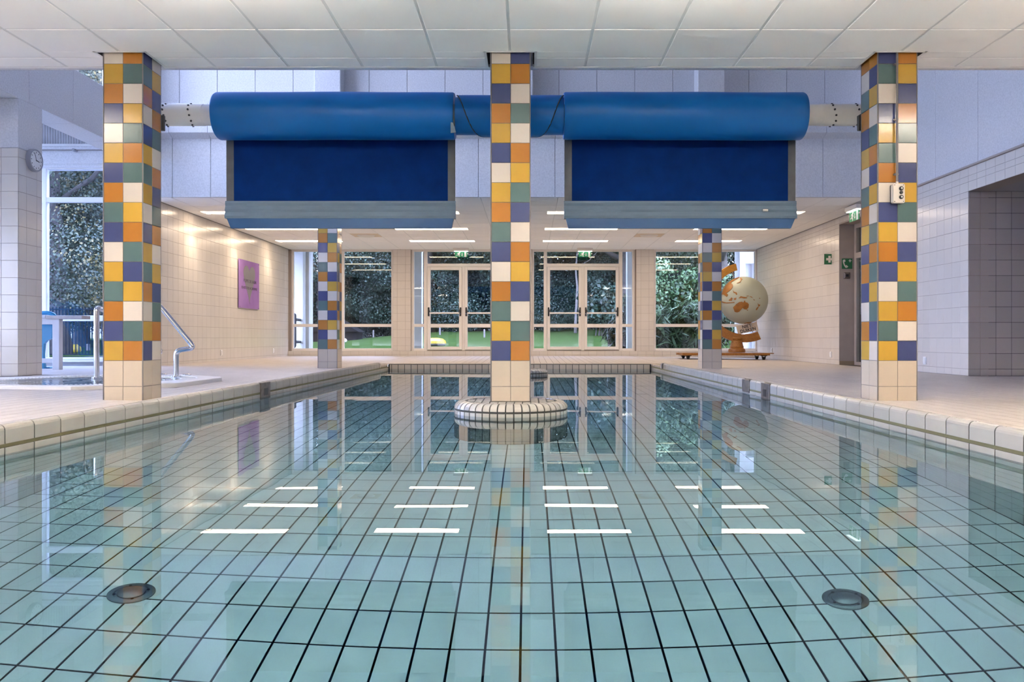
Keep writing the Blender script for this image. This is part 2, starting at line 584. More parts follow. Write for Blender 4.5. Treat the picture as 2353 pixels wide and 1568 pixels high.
def cuts(a, b, pitch, phase):
    """joint positions between a and b, at phase + k * pitch"""
    k = math.ceil((a - phase) / pitch + 1e-6)
    out = [a]
    while phase + k * pitch < b - 1e-6:
        x = phase + k * pitch
        if x - out[-1] > 0.012: out.append(x)
        k += 1
    if b - out[-1] < 0.012 and len(out) > 1: out.pop()
    out.append(b)
    return out


def tile_wall(ts, o, u, v, us, vs, mt, joint=0.004, t=0.008, b=0.0015, skip=None, tilt=0.0, vis=True):
    """a grid of tiles on the plane o + u*a + v*c"""
    o, u, v = Vector(o), Vector(u), Vector(v)
    for i in range(len(us) - 1):
        for j in range(len(vs) - 1):
            ca, cc = (us[i] + us[i + 1]) / 2, (vs[j] + vs[j + 1]) / 2
            if skip and skip(ca, cc): continue
            w_, h_ = us[i + 1] - us[i] - joint, vs[j + 1] - vs[j] - joint
            if w_ < 0.004 or h_ < 0.004: continue
            ts.add(o + u * ca + v * cc, u, v, w_, h_, mt, t, b, tilt, vis)


def text_mesh(body, size, mt, parent, Mx, depth=0.002, name='lettering', spacing=1.0, xs=1.0, bold=0.0):
    c = bpy.data.curves.new('lettering', 'FONT')
    c.body, c.size, c.extrude = body, size, depth
    c.align_x, c.align_y = 'CENTER', 'CENTER'
    c.space_character = spacing
    c.resolution_u = 3
    c.offset = size * bold
    o = bpy.data.objects.new('lettering_tmp', c)
    COL.objects.link(o)
    dg = bpy.context.evaluated_depsgraph_get()
    me = bpy.data.meshes.new_from_object(o.evaluated_get(dg))
    bpy.data.objects.remove(o)
    me.transform(Matrix.Diagonal((xs, 1, 1, 1)))
    me.materials.clear(); me.materials.append(mt)
    ob = bpy.data.objects.new(name, me)
    link(ob, parent, Mx)
    ob['kind'] = 'thing'
    del ob['kind']
    return ob


def frame_mx(o, u, v):
    u, v = Vector(u).normalized(), Vector(v).normalized()
    m_ = Matrix((u, v, u.cross(v))).transposed().to_4x4()
    m_.translation = Vector(o)
    return m_

# ------------------------------------------------------------------ dimensions (metres)
XL, XR = -2.652, 2.33          # pool edges
YF, YN = 15.35, -0.9           # far and near end of the pool
DEPTH = 1.357
LIPZ = 0.15
WX0, WX1 = -5.89, 5.62         # left and right walls
WALLY = 19.88                  # window wall
BEAMY = 12.52                  # face of the concrete over the rear hall
HC = 2.77                      # rear ceiling
HN = CAMZ + 2.205              # near ceiling
ROOF = 6.3
PITCH = 0.2452
COLN, COLB = 6.271, 12.85      # faces of the front and rear columns
CT = 0.1534                    # column tile
ANX = -10.6                    # left wall of the annex


def clamp(t): return max(0.0, min(1.0, t))


def deck(x, y):
    al = clamp((-2.9 - x) / 3.0)
    ab = clamp((y - YF) / (WALLY - YF)) * (1 - clamp((x - 2.3) / 3.3))
    return CAMZ - 0.486 + 0.042 * max(al, ab)


# ------------------------------------------------------------------ pool basin
pool = thing('swimming_pool', 'long sunken indoor pool lined with pale tiles and dark joints', 'pool', (0, 7, -DEPTH))
mb = MB()
t_ = 0.2
zb = -DEPTH - 0.004
mb.box(XL - t_, XR + t_, YN - t_, YF + t_, zb - 0.2, zb)
mb.box(XL - t_, XL - 0.004, YN - t_, YF + t_, zb, 0.034)
mb.box(XR + 0.004, XR + t_, YN - t_, YF + t_, zb, 0.034)
mb.box(XL - 0.009, XR + 0.009, YF + 0.004, YF + t_, zb, 0.09)
mb.box(XL - 0.009, XR + 0.009, YN - t_, YN - 0.009, zb, 0.05)
mb.build('basin_shell', M['poolgrout'], pool)

fl = TileSet(pool, 'floor_tile', 300, 'floor_tile_field')
fl_y = cuts(YN, YF, PITCH, 2.860)
fl_x = cuts(XL, XR, 0.125, -0.0277)
tile_wall(fl, (0, 0, zb), (1, 0, 0), (0, 1, 0), fl_x, fl_y, M['pooltile'], joint=0.0085, t=0.003, b=0.001)
fl.done()
# the pedestals stand on the floor, tiles under them are covered

wt = TileSet(pool, 'wall_tile', 300, 'wall_tile_field', minpx=7)
zr = [-DEPTH, -1.205, -1.08, -0.955, -0.83, -0.705, -0.58, -0.455, -0.33, -0.205, -0.08, 0.037]
yL = cuts(YN, YF, PITCH, 4.102)
yR = cuts(YN, YF, 0.2366, 3.807)
# metal overflow plates interrupt the side walls
PL = [(-1, 8.0, 8.29)]
PR = [(1, 8.52, 8.79), (1, 7.80, 8.07)]
for zs_, mt_ in ((zr[-2:], M['coping']), (zr[:-1], M['pooltile'])):
    tile_wall(wt, (XL - 0.009, 0, 0), (0, 1, 0), (0, 0, 1), yL, zs_, mt_, joint=0.009, t=0.009)
    tile_wall(wt, (XR + 0.009, 0, 0), (0, -1, 0), (0, 0, 1), [-q for q in yR[::-1]], zs_, mt_, joint=0.009, t=0.009)
fx = cuts(XL + 0.02, XR - 0.01, 0.1225, -0.02)
for zs_, mt_ in (([-0.14, 0.088], M['base']), ([-DEPTH, -1.14, -0.89, -0.64, -0.39, -0.14], M['pooltile'])):
    tile_wall(wt, (0, YF + 0.009, 0), (1, 0, 0), (0, 0, 1), fx, zs_, mt_, joint=0.010, t=0.009)
tile_wall(wt, (0, YN - 0.009, 0), (-1, 0, 0), (0, 0, 1), [-q for q in fx[::-1]], zr, M['pooltile'], joint=0.009, t=0.009)
wt.done()

# groove under the coping
mb = MB()
mb.box(XL - 0.03, XL - 0.0025, YN, YF, 0.0345, 0.054)
mb.box(XR + 0.0025, XR + 0.03, YN, YF, 0.0345, 0.054)
mb.build('groove', M['groove'], pool, label='olive groove under the coping')

# raised coping with finger ridges: one mesh per side, shared by its pieces
PROF = [(0.0, 0.053), (0.0, 0.122), (0.003, 0.134), (0.009, 0.1425), (0.018, 0.1485), (0.026, 0.150), (0.033, 0.1475), (0.039, 0.1495),
        (0.047, 0.1485), (0.053, 0.1455), (0.059, 0.1475), (0.068, 0.146), (0.12, 0.134), (0.24, 0.1135), (0.24, 0.06)]


def coping_mesh(L, side):
    mb = MB()
    n = len(PROF)
    vs = [(side * q[0], y, q[1]) for y in (-L / 2, L / 2) for q in PROF]
    fs = []
    for i in range(n):
        j = (i + 1) % n
        fs.append((i, j, j + n, i + n) if side > 0 else (i, i + n, j + n, j))
    a, b = tuple(range(n)), tuple(range(n, 2 * n))
    fs += [a[::-1], b] if side > 0 else [a, b[::-1]]
    me = bpy.data.meshes.new('coping_tile')
    me.from_pydata(vs, [], fs)
    me.materials.append(M['coping'])
    return me


def coping(side, X, ys, p, y_end, plates):
    me = coping_mesh(p - 0.0095, side)
    far = []
    for i in range(len(ys) - 1):
        yc = (ys[i] + ys[i + 1]) / 2
        if ys[i + 1] > y_end + 0.05 or ys[i + 1] - ys[i] < p * 0.8: continue
        if any(a - 0.06 < yc < b_ + 0.06 for (_, a, b_) in plates): continue
        o = bpy.data.objects.new('coping_tile', me)
        link(o, pool, Matrix.Translation((X, yc, 0)))
    # dark bed under and behind the coping
    b_ = MB()
    if side < 0: b_.box(X - 0.245, X - 0.004, YN, y_end, 0.0535, 0.112); b_.box(X - 0.04, X - 0.004, YN, y_end, 0.11, 0.128); b_.box(X - 0.04, X - 0.014, YN, y_end, 0.11, 0.142)
    else: b_.box(X + 0.004, X + 0.245, YN, y_end, 0.0535, 0.112); b_.box(X + 0.004, X + 0.04, YN, y_end, 0.11, 0.128); b_.box(X + 0.014, X + 0.04, YN, y_end, 0.11, 0.142)
    b_.build('coping_bed', M['poolgrout'], pool)


YEL, YER = 14.42, 14.15
coping(-1, XL, yL, PITCH, YEL, PL)
coping(1, XR, yR, 0.2366, YER, PR)
# end stones where the raised coping drops to deck level, and low corner tiles beyond
for side, X, ye in ((-1, XL, YEL), (1, XR, YER)):
    mb = MB()
    mb.extrude([(q[0], q[1]) for q in PROF], 0, 0.10, frame_mx((X, ye + 0.02, 0), (side, 0, 0), (0, 0, 1)) if side < 0 else frame_mx((X, ye + 0.12, 0), (1, 0, 0), (0, 0, 1)))
    mb.build('coping_end', M['jamb'], pool, label='brown end stone of the raised coping')
    k = 0
    y = ye + 0.14
    while y < YF - 0.05:
        L = min(0.25, YF - y)
        mb = MB()
        a, b_ = (X - 0.24, X + 0.001) if side < 0 else (X - 0.001, X + 0.24)
        mb.bbox(a, b_, y + 0.004, y + L - 0.004, 0.05, 0.103, 0.012)
        mb.build('corner_tile', M['base'], pool)
        y += L
# steel overflow plates
for (sd, a, b_) in PL + PR:
    X = XL if sd < 0 else XR
    mb = MB()
    x0, x1 = (X - 0.02, X + 0.012) if sd < 0 else (X - 0.012, X + 0.02)
    lo = -0.25 if (a != 8.52) else 0.012
    mb.bbox(x0, x1, a, b_, lo, 0.146, 0.004)
    xb0, xb1 = (X - 0.045, X - 0.01) if sd < 0 else (X + 0.01, X + 0.045)
    mb.bbox(xb0, xb1, a, b_, 0.10, 0.146, 0.004)
    pl = mb.build('overflow_plate', M['oldsteel'], pool, label='brown stained metal plate in the coping')
    mb = MB()
    if a != 8.52:
        xs = (X + 0.012, X + 0.014) if sd < 0 else (X - 0.014, X - 0.012)
        mb.box(*xs, a + 0.09, b_ - 0.08, 0.015, 0.085)
        mb.build('plate_opening', M['dark'], pl)

# floor drains
for k, (x, y) in enumerate(((-1.54, 3.14), (1.226, 3.13))):
    t = thing('floor_drain', ['round steel drain cover in the pool floor on the left', 'round steel drain cover in the pool floor on the right'][k], 'drain', (x, y, -DEPTH), 'drain covers in the pool floor')
    MB().lathe([(0.086, -DEPTH), (0.086, -DEPTH + 0.006), (0.078, -DEPTH + 0.012), (0.064, -DEPTH + 0.012), (0.060, -DEPTH + 0.006), (0.02, -DEPTH + 0.007)], x, y, 36).build('rim', M['drain'], t, smooth=40)
    mb = MB()
    mb.lathe([(0.052, -DEPTH + 0.006), (0.050, -DEPTH + 0.012), (0.03, -DEPTH + 0.020), (0.012, -DEPTH + 0.022)], x, y, 28)
    mb.build('cap', M['drain'], t, smooth=40)
    mb = MB()
    for j in range(4):
        a = j * PI / 2 + 0.5
        mb.tube([(x + 0.06 * math.cos(a), y + 0.06 * math.sin(a), -DEPTH + 0.012), (x + 0.06 * math.cos(a), y + 0.06 * math.sin(a), -DEPTH + 0.016)], 0.006, 8)
    mb.build('screws', M['dark'], t)

# water body (sides and bottom sunk a few millimetres into the lining)
mb = MB()
mb.box(XL - 0.004, XR + 0.004, YN - 0.004, YF + 0.004, -DEPTH - 0.004, 0.0)
wat = mb.build('pool_water', M['water'])
tag(wat, 'clear still greenish water filling the tiled pool', 'water', kind='stuff')

# ------------------------------------------------------------------ pedestals in the water
def pedestal(cx, cy, R, label, vis):
    t = thing('column_pedestal', label, 'pedestal', (cx, cy, -DEPTH), 'round tiled pedestals under the middle columns')
    MB().lathe([(R - 0.006, -DEPTH), (R - 0.006, 0.046), (R - 0.008, 0.056), (R - 0.018, 0.0715), (R - 0.036, 0.0845), (R - 0.06, 0.090), (0.1, 0.0905)], cx, cy, 64).build('core', M['poolgrout'], t, smooth=30)
    n = 46
    # rounded upper tiles
    prof = [(R - 0.008, 0.036), (R, 0.042), (R - 0.002, 0.056), (R - 0.012, 0.074), (R - 0.030, 0.088), (R - 0.055, 0.0945), (R - 0.085, 0.0955), (R - 0.088, 0.085)]
    lower = [(R - 0.01, -0.085), (R - 0.002, -0.082), (R - 0.002, 0.024), (R - 0.01, 0.028)]
    def ring(pr, n_, name, gap):
        def seg():
            mb = MB()
            a0, a1 = -PI / n_, PI / n_
            vs = []
            for i in range(3):
                for (r, z) in pr:
                    g = gap / r
                    a = (a0 + g) + (a1 - a0 - 2 * g) * i / 2
                    vs.append((r * math.cos(a), r * math.sin(a), z))
            m_ = len(pr)
            fs = []
            for i in range(2):
                for j in range(m_ - 1):
                    fs.append((i * m_ + j, (i + 1) * m_ + j, (i + 1) * m_ + j + 1, i * m_ + j + 1))
            fs.append(tuple(range(m_))); fs.append(tuple(range(2 * m_, 3 * m_))[::-1])
            me = bpy.data.meshes.new(name)
            me.from_pydata(vs, [], fs)
            me.polygons.foreach_set('use_smooth', [True] * len(me.polygons))
            me.set_sharp_from_angle(angle=math.radians(50))
            me.materials.append(M['coping'])
            return me
        me = seg()
        for k in range(n_):
            o = bpy.data.objects.new(name, me)
            link(o, t, Matrix.Translation((cx, cy, 0)) @ Matrix.Rotation(2 * PI * (k + 0.5) / n_, 4, 'Z'))
    ring(prof, n, 'rim_tile', 0.0052)
    ring(lower, n, 'side_tile', 0.0052)
    ring([(R - 0.01, -0.33), (R - 0.002, -0.327), (R - 0.002, -0.096), (R - 0.01, -0.093)], n, 'shaft_tile', 0.0052)
    # flat tiles on top, cut to the ring
    ts = TileSet(t, 'top_tile', 200, 'top_tile_field', minpx=6)
    step = 0.0625
    for i in range(-6, 7):
        xx = i * step
        half = math.sqrt(max(0, (R - 0.098) ** 2 - (abs(xx) + step / 2) ** 2)) if abs(xx) + step / 2 < R - 0.098 else 0
        if half < 0.03: continue
        for (ya, yb) in ((-half, 0), (0, half)):
            ts.add((cx + xx, cy + (ya + yb) / 2, 0.087), (1, 0, 0), (0, 1, 0), step - 0.008, yb - ya - 0.008, M['coping'], 0.008, 0.0015, 0, vis)
    ts.done()
    mb = MB()
    for k in range(n):
        a = 2 * PI * (k + 0.5) / n
        for (z0, z1) in ((-0.58, -0.34), (-0.83, -0.59), (-1.08, -0.84), (-1.34, -1.09)):
            Mx = Matrix.Translation((cx, cy, 0)) @ Matrix.Rotation(a, 4, 'Z')
            h = math.pi * (R - 0.012) / n - 0.004
            mb.box(R - 0.014, R - 0.002, -h, h, z0, z1, Mx)
    mb.build('shaft_tile_field', M['coping'], t, kind='stuff')
    return t


pedestal(-0.138, COLN + 0.155, 0.45, 'round tiled pedestal in the water under the near middle column', True)
pedestal(-0.138, 12.95, 0.45, 'round tiled pedestal peeping out behind the near middle column', True)

# ------------------------------------------------------------------ deck (floor)
floor = struct('floor')
OCT = [(-4.10, 7.28), (-3.39, 7.87), (-3.39, 9.02), (-4.1, 9.62), (-5.15, 9.62), (-5.8, 9.02), (-5.8, 7.87), (-5.15, 7.28)]


def in_oct(x, y, g=0.0):
    n = len(OCT)
    for i in range(n):
        a, b = OCT[i], OCT[(i + 1) % n]
        if (b[0] - a[0]) * (y - a[1]) - (b[1] - a[1]) * (x - a[0]) < g: return False
    return True


def deck_slab(x0, x1, y0, y1, nx, ny, mb, hole=False):
    for i in range(nx):
        for j in range(ny):
            xa, xb = x0 + (x1 - x0) * i / nx, x0 + (x1 - x0) * (i + 1) / nx
            ya, yb = y0 + (y1 - y0) * j / ny, y0 + (y1 - y0) * (j + 1) / ny
            if hole and all(in_oct(p, q, 0.02) for p in (xa, xb) for q in (ya, yb)): continue
            mb.add([(p, q, deck(p, q) - 0.0015) for p, q in ((xa, ya), (xb, ya), (xb, yb), (xa, yb))], [(0, 1, 2, 3)])


mb = MB()
deck_slab(ANX, XL - 0.236, -7, WALLY, 48, 100, mb, True)
deck_slab(XR + 0.236, 9.2, -7, WALLY, 12, 60, mb)
deck_slab(XL - 0.24, XR + 0.24, YF + 0.0, WALLY, 12, 14, mb)
mb.build('screed', M['deckgrout'], floor)
mb = MB()
mb.box(XL - 0.236, XR + 0.236, -7, YN - 0.02, -0.05, 0.10)
mb.build('near_deck', M['decktile'], floor)
dt = TileSet(floor, 'tile', 300, 'tile_field', minpx=10)


def deck_tiles(x0, x1, y0, y1, skip=None):
    xs = cuts(x0, x1, 0.125, x0)
    ys = cuts(y0, y1, PITCH, 4.102)
    for i in range(len(xs) - 1):
        for j in range(len(ys) - 1):
            x, y = (xs[i] + xs[i + 1]) / 2, (ys[j] + ys[j + 1]) / 2
            if skip and skip(x, y): continue
            z = deck(x, y)
            u = Vector((1, 0, (deck(x + 0.05, y) - deck(x - 0.05, y)) / 0.1))
            v = Vector((0, 1, (deck(x, y + 0.1) - deck(x, y - 0.1)) / 0.2))
            dt.add((x, y, z - 0.007), u, v, xs[i + 1] - xs[i] - 0.006, ys[j + 1] - ys[j] - 0.004, M['decktile'], 0.007, 0.001)


hid = lambda x, y: in_oct(x, y, 0.03)
deck_tiles(WX0 + 0.005, XL - 0.245, 2.3, WALLY - 0.03, hid)
deck_tiles(ANX, WX0 + 0.005, 6.0, 12.85, lambda x, y: hid(x, y) or (x > -6.29 and 9.3 < y < 9.85))
deck_tiles(XR + 0.245, WX1 - 0.005, 2.3, WALLY - 0.03)
deck_tiles(XL - 0.24, XR + 0.24, YF, WALLY - 0.03)
deck_tiles(WX1, 8.8, 8.0, 10.30)
dt.done()
# pale nosing at the far lip
mb = MB()
mb.bbox(XL - 0.24, XR + 0.24, YF - 0.004, YF + 0.05, 0.092, 0.1045, 0.004)
mb.build('far_nosing', M['base'], pool)

# ------------------------------------------------------------------ tiled walls
def back_box(name, parent, *b, m_='wallgrout'):
    MB().box(*b).build(name, M[m_], parent)


TW = 0.1993
# left wall of the rear hall
wl = struct('wall_left')
back_box('wall_core', wl, WX0 - 0.25, WX0 - 0.003, BEAMY + 0.38, WALLY + 0.3, -0.1, HC + 0.1)
ts = TileSet(wl, 'tile', 300, 'tile_field', 9)
zf = CAMZ + 0.0 - 11 * TW
zs = [0.13] + [CAMZ + k * TW for k in range(-2, 11)] + [HC]
zs = [0.13, CAMZ - 2 * TW] + [CAMZ + k * TW for k in range(-1, 11)] + [HC - 0.004]
tile_wall(ts, (WX0 - 0.007, 0, 0), (0, 1, 0), (0, 0, 1), cuts(BEAMY + 0.38, WALLY, TW, 13.02), zs, M['walltile'], joint=0.0035, t=0.007)
ts.done()

# right wall: rear hall part, pier by the passage, band over the passage
wr = struct('wall_right')
RY0, RY1 = 13.15, 14.64      # door recess
PY0, PY1 = 7.6, 10.34        # passage opening
PZ = CAMZ + 0.3335 * WX1     # top of the passage opening
back_box('wall_core', wr, WX1 + 0.003, WX1 + 0.26, RY1, WALLY + 0.3, 0.0, HC + 0.05)
back_box('wall_core', wr, WX1 + 0.003, WX1 + 0.26, RY0, RY1, 2.66, HC + 0.05)
back_box('wall_core', wr, WX1 + 0.003, WX1 + 0.26, PY1 + 0.004, RY0, 0.0, HC + 0.02)
back_box('wall_core', wr, WX1 + 0.003, WX1 + 0.26, -7, PY1, PZ, HC + 0.02)
back_box('wall_core', wr, WX1 + 0.003, WX1 + 0.26, -7, PY0, 0.0, PZ)
ts = TileSet(wr, 'tile', 300, 'tile_field', 9)
zs = [0.105, CAMZ - 2 * TW] + [CAMZ + k * TW for k in range(-1, 11)] + [HC - 0.004]


def wr_skip(a, c):
    y = -a
    return (RY0 < y < RY1 and c < 2.66) or (PY0 < y < PY1 and c < PZ - 0.01)


yy = sorted(set(cuts(5.0, PY0, TW, PY0) + cuts(PY0, PY1, TW, PY1) + cuts(PY1, RY0, TW, PY1) + cuts(RY0, RY1, TW, RY1) + cuts(RY1, WALLY, TW, RY1)))
zz = sorted(set(zs + [PZ, 2.66]))
zz = [z for i, z in enumerate(zz) if i == 0 or z - zz[i - 1] > 0.02]
tile_wall(ts, (WX1 + 0.007, 0, 0), (0, -1, 0), (0, 0, 1), [-q for q in yy[::-1]], zz, M['walltile'], joint=0.0035, t=0.007, skip=wr_skip)
ts.done()
MB().bbox(WX1 - 0.03, WX1 + 0.01, 5.0, BEAMY, HC - 0.004, HC + 0.022, 0.005).build('trim_right', M['jamb'], wr)

# passage behind the opening, unlit
wp = struct('wall_passage')
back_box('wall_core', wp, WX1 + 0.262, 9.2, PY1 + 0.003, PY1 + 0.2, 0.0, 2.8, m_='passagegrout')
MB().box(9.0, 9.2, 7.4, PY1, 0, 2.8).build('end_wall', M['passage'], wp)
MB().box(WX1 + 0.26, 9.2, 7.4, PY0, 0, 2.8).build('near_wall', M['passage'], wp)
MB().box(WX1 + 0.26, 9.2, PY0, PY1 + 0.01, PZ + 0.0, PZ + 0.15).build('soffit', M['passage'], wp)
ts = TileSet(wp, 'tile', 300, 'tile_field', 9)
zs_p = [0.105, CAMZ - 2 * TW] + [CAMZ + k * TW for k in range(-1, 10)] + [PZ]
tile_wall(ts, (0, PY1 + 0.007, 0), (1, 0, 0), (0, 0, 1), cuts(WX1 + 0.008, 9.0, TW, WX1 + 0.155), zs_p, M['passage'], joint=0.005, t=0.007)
ts.done()

# ------------------------------------------------------------------ window wall
wb = struct('wall_back')
SX = 93.57


def wx(x): return (x - VX) / SX


def wz(y): return CAMZ + (VY - y) / SX


SILL = wz(807)
PIERS = [(903, 944), (1182, 1222), (1460, 1503)]
for (a, b) in PIERS:
    back_box('pier_core', wb, wx(a) + 0.003, wx(b) - 0.003, WALLY + 0.003, WALLY + 0.28, 0.0, HC + 0.05)
back_box('plinth_core', wb, WX0, WX1, WALLY - 0.031, WALLY + 0.28, 0.0, SILL - 0.004)
back_box('corner_core', wb, wx(1742), WX1 + 0.1, WALLY + 0.003, WALLY + 0.28, 0.0, HC + 0.05)
back_box('corner_core', wb, WX0 - 0.1, wx(668), WALLY + 0.003, WALLY + 0.28, 0.0, HC + 0.05)
ts = TileSet(wb, 'tile', 300, 'tile_field', 7)
zr_ = [SILL] + [wz(807 - 12 - 18.65 * k) for k in range(0, 12)] + [HC - 0.004]
for (a, b) in PIERS:
    if a == 903: xs = [wx(q) for q in (903, 912.6, 931.6, 944)]
    elif a == 1460: xs = [wx(q) for q in (1462, 1472.4, 1491.4, 1503)]
    else: xs = [wx(q) for q in (1182, 1193, 1212, 1222)]
    tile_wall(ts, (0, WALLY + 0.007, 0), (1, 0, 0), (0, 0, 1), xs, zr_, M['walltile'], joint=0.0035, t=0.007)
tile_wall(ts, (0, WALLY + 0.007, 0), (1, 0, 0), (0, 0, 1), [wx(1742), WX1], zr_, M['walltile'], joint=0.0035, t=0.007)
tile_wall(ts, (0, WALLY - 0.028, 0), (1, 0, 0), (0, 0, 1), cuts(WX0, WX1, 0.201, wx(675)), [0.125, 0.175, SILL - 0.004], M['walltile'], joint=0.0035, t=0.007)
ts.done()
MB().box(WX0, WX1, WALLY - 0.03, WALLY + 0.28, SILL - 0.012, SILL - 0.001).build('sill', M['frame'], wb)
MB().box(WX0, WX1, WALLY + 0.01, WALLY + 0.28, wz(574), HC + 0.02).build('head', M['frame'], wb)

FY0, FY1 = WALLY + 0.06, WALLY + 0.13


def bar(mb, x0, x1, y0, y1, d0=FY0, d1=FY1):
    """a frame member given by its photograph rectangle on the window wall plane"""
    mb.bbox(wx(x0), wx(x1), d0, d1, wz(y1), wz(y0), 0.006)


def pane(parent, x0, x1, y0, y1, name='pane', d=WALLY + 0.095):
    MB().box(wx(x0) - 0.01, wx(x1) + 0.01, d, d + 0.006, wz(y1) - 0.01, wz(y0) + 0.01).build(name, M['glass'], parent)


def window(n, x0, x1, mull):
    wd = struct('window_%d' % n)
    for (a, b, c, d, nm) in ((x0, x0 + 5, 573, 807, 'frame_jamb'), (x1 - 5, x1, 573, 807, 'frame_jamb'), (x0 + 4.9, x1 - 4.9, 573, 578, 'frame_head'),
                             (x0 + 4.9, x1 - 4.9, 801, 807, 'frame_sill'), (x0 + 4.9, mull - 3.4, 744.7, 751.7, 'mid_rail'), (mull + 3.4, x1 - 4.9, 744.7, 751.7, 'mid_rail'), (mull - 3.5, mull + 3.5, 577.9, 801.1, 'mullion')):
        mb = MB(); bar(mb, a, b, c, d); mb.build(nm, M['frame'], wd)
    for (a, b) in ((x0 + 5, mull - 3.5), (mull + 3.5, x1 - 5)):
        pane(wd, a, b, 578, 744.7); pane(wd, a, b, 751.7, 801)
    return wd


window(1, 668, 903, 786)
window(2, 1503, 1742, 1617)


def door_unit(n, mir):
    X = (lambda x: 2404 - x) if mir else (lambda x: x)
    R = lambda a, b: (min(X(a), X(b)), max(X(a), X(b)))
    dr = struct('door_%d' % n)
    for (a, b, c, d, nm) in ((1222, 1227, 573, 807, 'frame_jamb'), (1453.5, 1460, 573, 807, 'frame_jamb'), (1226.9, 1453.6, 573, 578, 'frame_head'),
                             (1249.5, 1257, 577.9, 807, 'frame_post'), (1423, 1431, 577.9, 807, 'frame_post'), (1256.9, 1423.1, 605.5, 613, 'transom'),
                             (1226.9, 1249.6, 801, 807, 'frame_sill'), (1430.9, 1453.6, 801, 807, 'frame_sill'), (1226.9, 1249.6, 744.7, 751.7, 'mid_rail'), (1430.9, 1453.6, 744.7, 751.7, 'mid_rail')):
        mb = MB(); bar(mb, *R(a, b), c, d); mb.build(nm, M['frame'], dr)
    for (a, b, c, d) in ((1227, 1249.5, 578, 744.7), (1227, 1249.5, 751.7, 801), (1431, 1453.5, 578, 744.7), (1431, 1453.5, 751.7, 801), (1257, 1423, 578, 605.5)):
        pane(dr, *R(a, b), c, d)
    mb = MB(); bar(mb, *R(1336, 1343), 613, 806, FY0 - 0.005, FY1); mb.build('meeting_post', M['frame'], dr)
    mb = MB(); bar(mb, *R(1257, 1423), 804.5, 807.5); mb.build('threshold', M['jamb'], dr)
    D0, D1 = FY0 - 0.035, FY1 - 0.02
    for (a, b, g0, g1) in ((1257.5, 1336, 1264, 1330), (1343, 1422.5, 1349.5, 1415.5)):
        mb = MB()
        bar(mb, *R(a, g0), 613.5, 804, D0, D1); bar(mb, *R(g1, b), 613.5, 804, D0, D1)
        bar(mb, *R(g0, g1), 613.5, 620.5, D0, D1); bar(mb, *R(g0, g1), 744.7, 753, D0, D1); bar(mb, *R(g0, g1), 797, 804, D0, D1)
        lf = mb.build('door_leaf', M['frame'], dr)
        pane(lf, *R(g0, g1), 620.5, 744.7); pane(lf, *R(g0, g1), 753, 797)
        lo, hi = R(a, b)
        z = wz(720)
        mb = MB(); mb.tube([(wx(lo + 6), D0 - 0.085, z), (wx(hi - 6), D0 - 0.085, z)], 0.02, 12)
        mb.build('push_bar', M['frame'], lf, smooth=60)
        inner_hi = abs(hi - (X(1336) if not mir else X(1343))) < 4
        for (hx, lock) in ((lo + 3.2, not inner_hi), (hi - 3.2, inner_hi)):
            sg = 1 if hx < (lo + hi) / 2 else -1
            mb = MB()
            h = wx(hx)
            mb.bbox(h - 0.02, h + 0.02, D0 - 0.03, D0 + 0.002, wz(727), wz(706.5), 0.008)
            mb.tube([(h, D0 - 0.025, wz(709.5)), (h + sg * 0.03, D0 - 0.06, wz(716)), (h + sg * 0.055, D0 - 0.085, z)], 0.016, 10)
            mb.build('bar_bracket', M['dark'], lf)
            if lock:
                mb = MB(); mb.tube([(h, D0 - 0.045, wz(721.3)), (h, D0 - 0.02, wz(721.3))], 0.014, 12)
                mb.build('lock_cylinder', M['steel'], lf)
    return dr


door_unit(1, True)
door_unit(2, False)

# ------------------------------------------------------------------ right-hand door recess
d3 = struct('door_3')
MB().box(WX1 + 0.005, WX1 + 0.30, RY1 - 0.004, RY1 + 0.02, 0.10, 2.66).build('reveal_far', M['jamb'], d3)
MB().box(WX1 + 0.005, WX1 + 0.30, RY0 - 0.02, RY0 + 0.004, 0.10, 2.66).build('reveal_near', M['jamb'], d3)
MB().box(WX1 + 0.005, WX1 + 0.30, RY0, RY1, 2.64, 2.665).build('reveal_head', M['jamb'], d3)
MB().bbox(WX1 + 0.0, WX1 + 0.29, RY1 - 0.02, RY1 - 0.002, 0.10, 0.175, 0.003).build('skirting', M['basewood'], d3)
DX = WX1 + 0.28
mb = MB()
for (a, b, c, d) in ((RY1 - 0.11, RY1 - 0.03, 0.1, 2.64), (RY0 + 0.03, RY0 + 0.11, 0.1, 2.64), (RY0 + 0.1, RY1 - 0.1, 2.56, 2.64), (RY0 + 0.1, RY1 - 0.1, 2.02, 2.12), (RY0 + 0.1, RY1 - 0.1, 0.1, 0.16)):
    mb.bbox(DX - 0.02, DX + 0.05, a, b, c, d, 0.005)
mb.build('door_frame', M['jamb'], d3)
MB().box(DX + 0.01, DX + 0.016, RY0 + 0.1, RY1 - 0.1, 2.1, 2.57).build('pane', M['glass'], d3)
lf = MB().box(DX + 0.005, DX + 0.011, RY0 + 0.1, RY1 - 0.1, 0.16, 2.03).build('pane', M['glass'], d3)
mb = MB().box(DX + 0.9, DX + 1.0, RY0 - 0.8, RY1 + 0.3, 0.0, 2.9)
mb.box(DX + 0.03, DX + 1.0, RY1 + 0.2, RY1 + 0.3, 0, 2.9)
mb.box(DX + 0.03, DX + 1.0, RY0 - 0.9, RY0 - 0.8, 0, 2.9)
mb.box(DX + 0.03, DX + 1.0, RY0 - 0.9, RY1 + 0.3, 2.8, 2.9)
mb.build('room_beyond', M['gap'], d3)  # near-black walls, the darkness of the room is put into the colour
bl = thing('venetian_blind', 'pale venetian blind behind the glazed door in the right wall', 'blind', (DX + 0.06, (RY0 + RY1) / 2, 1.0))
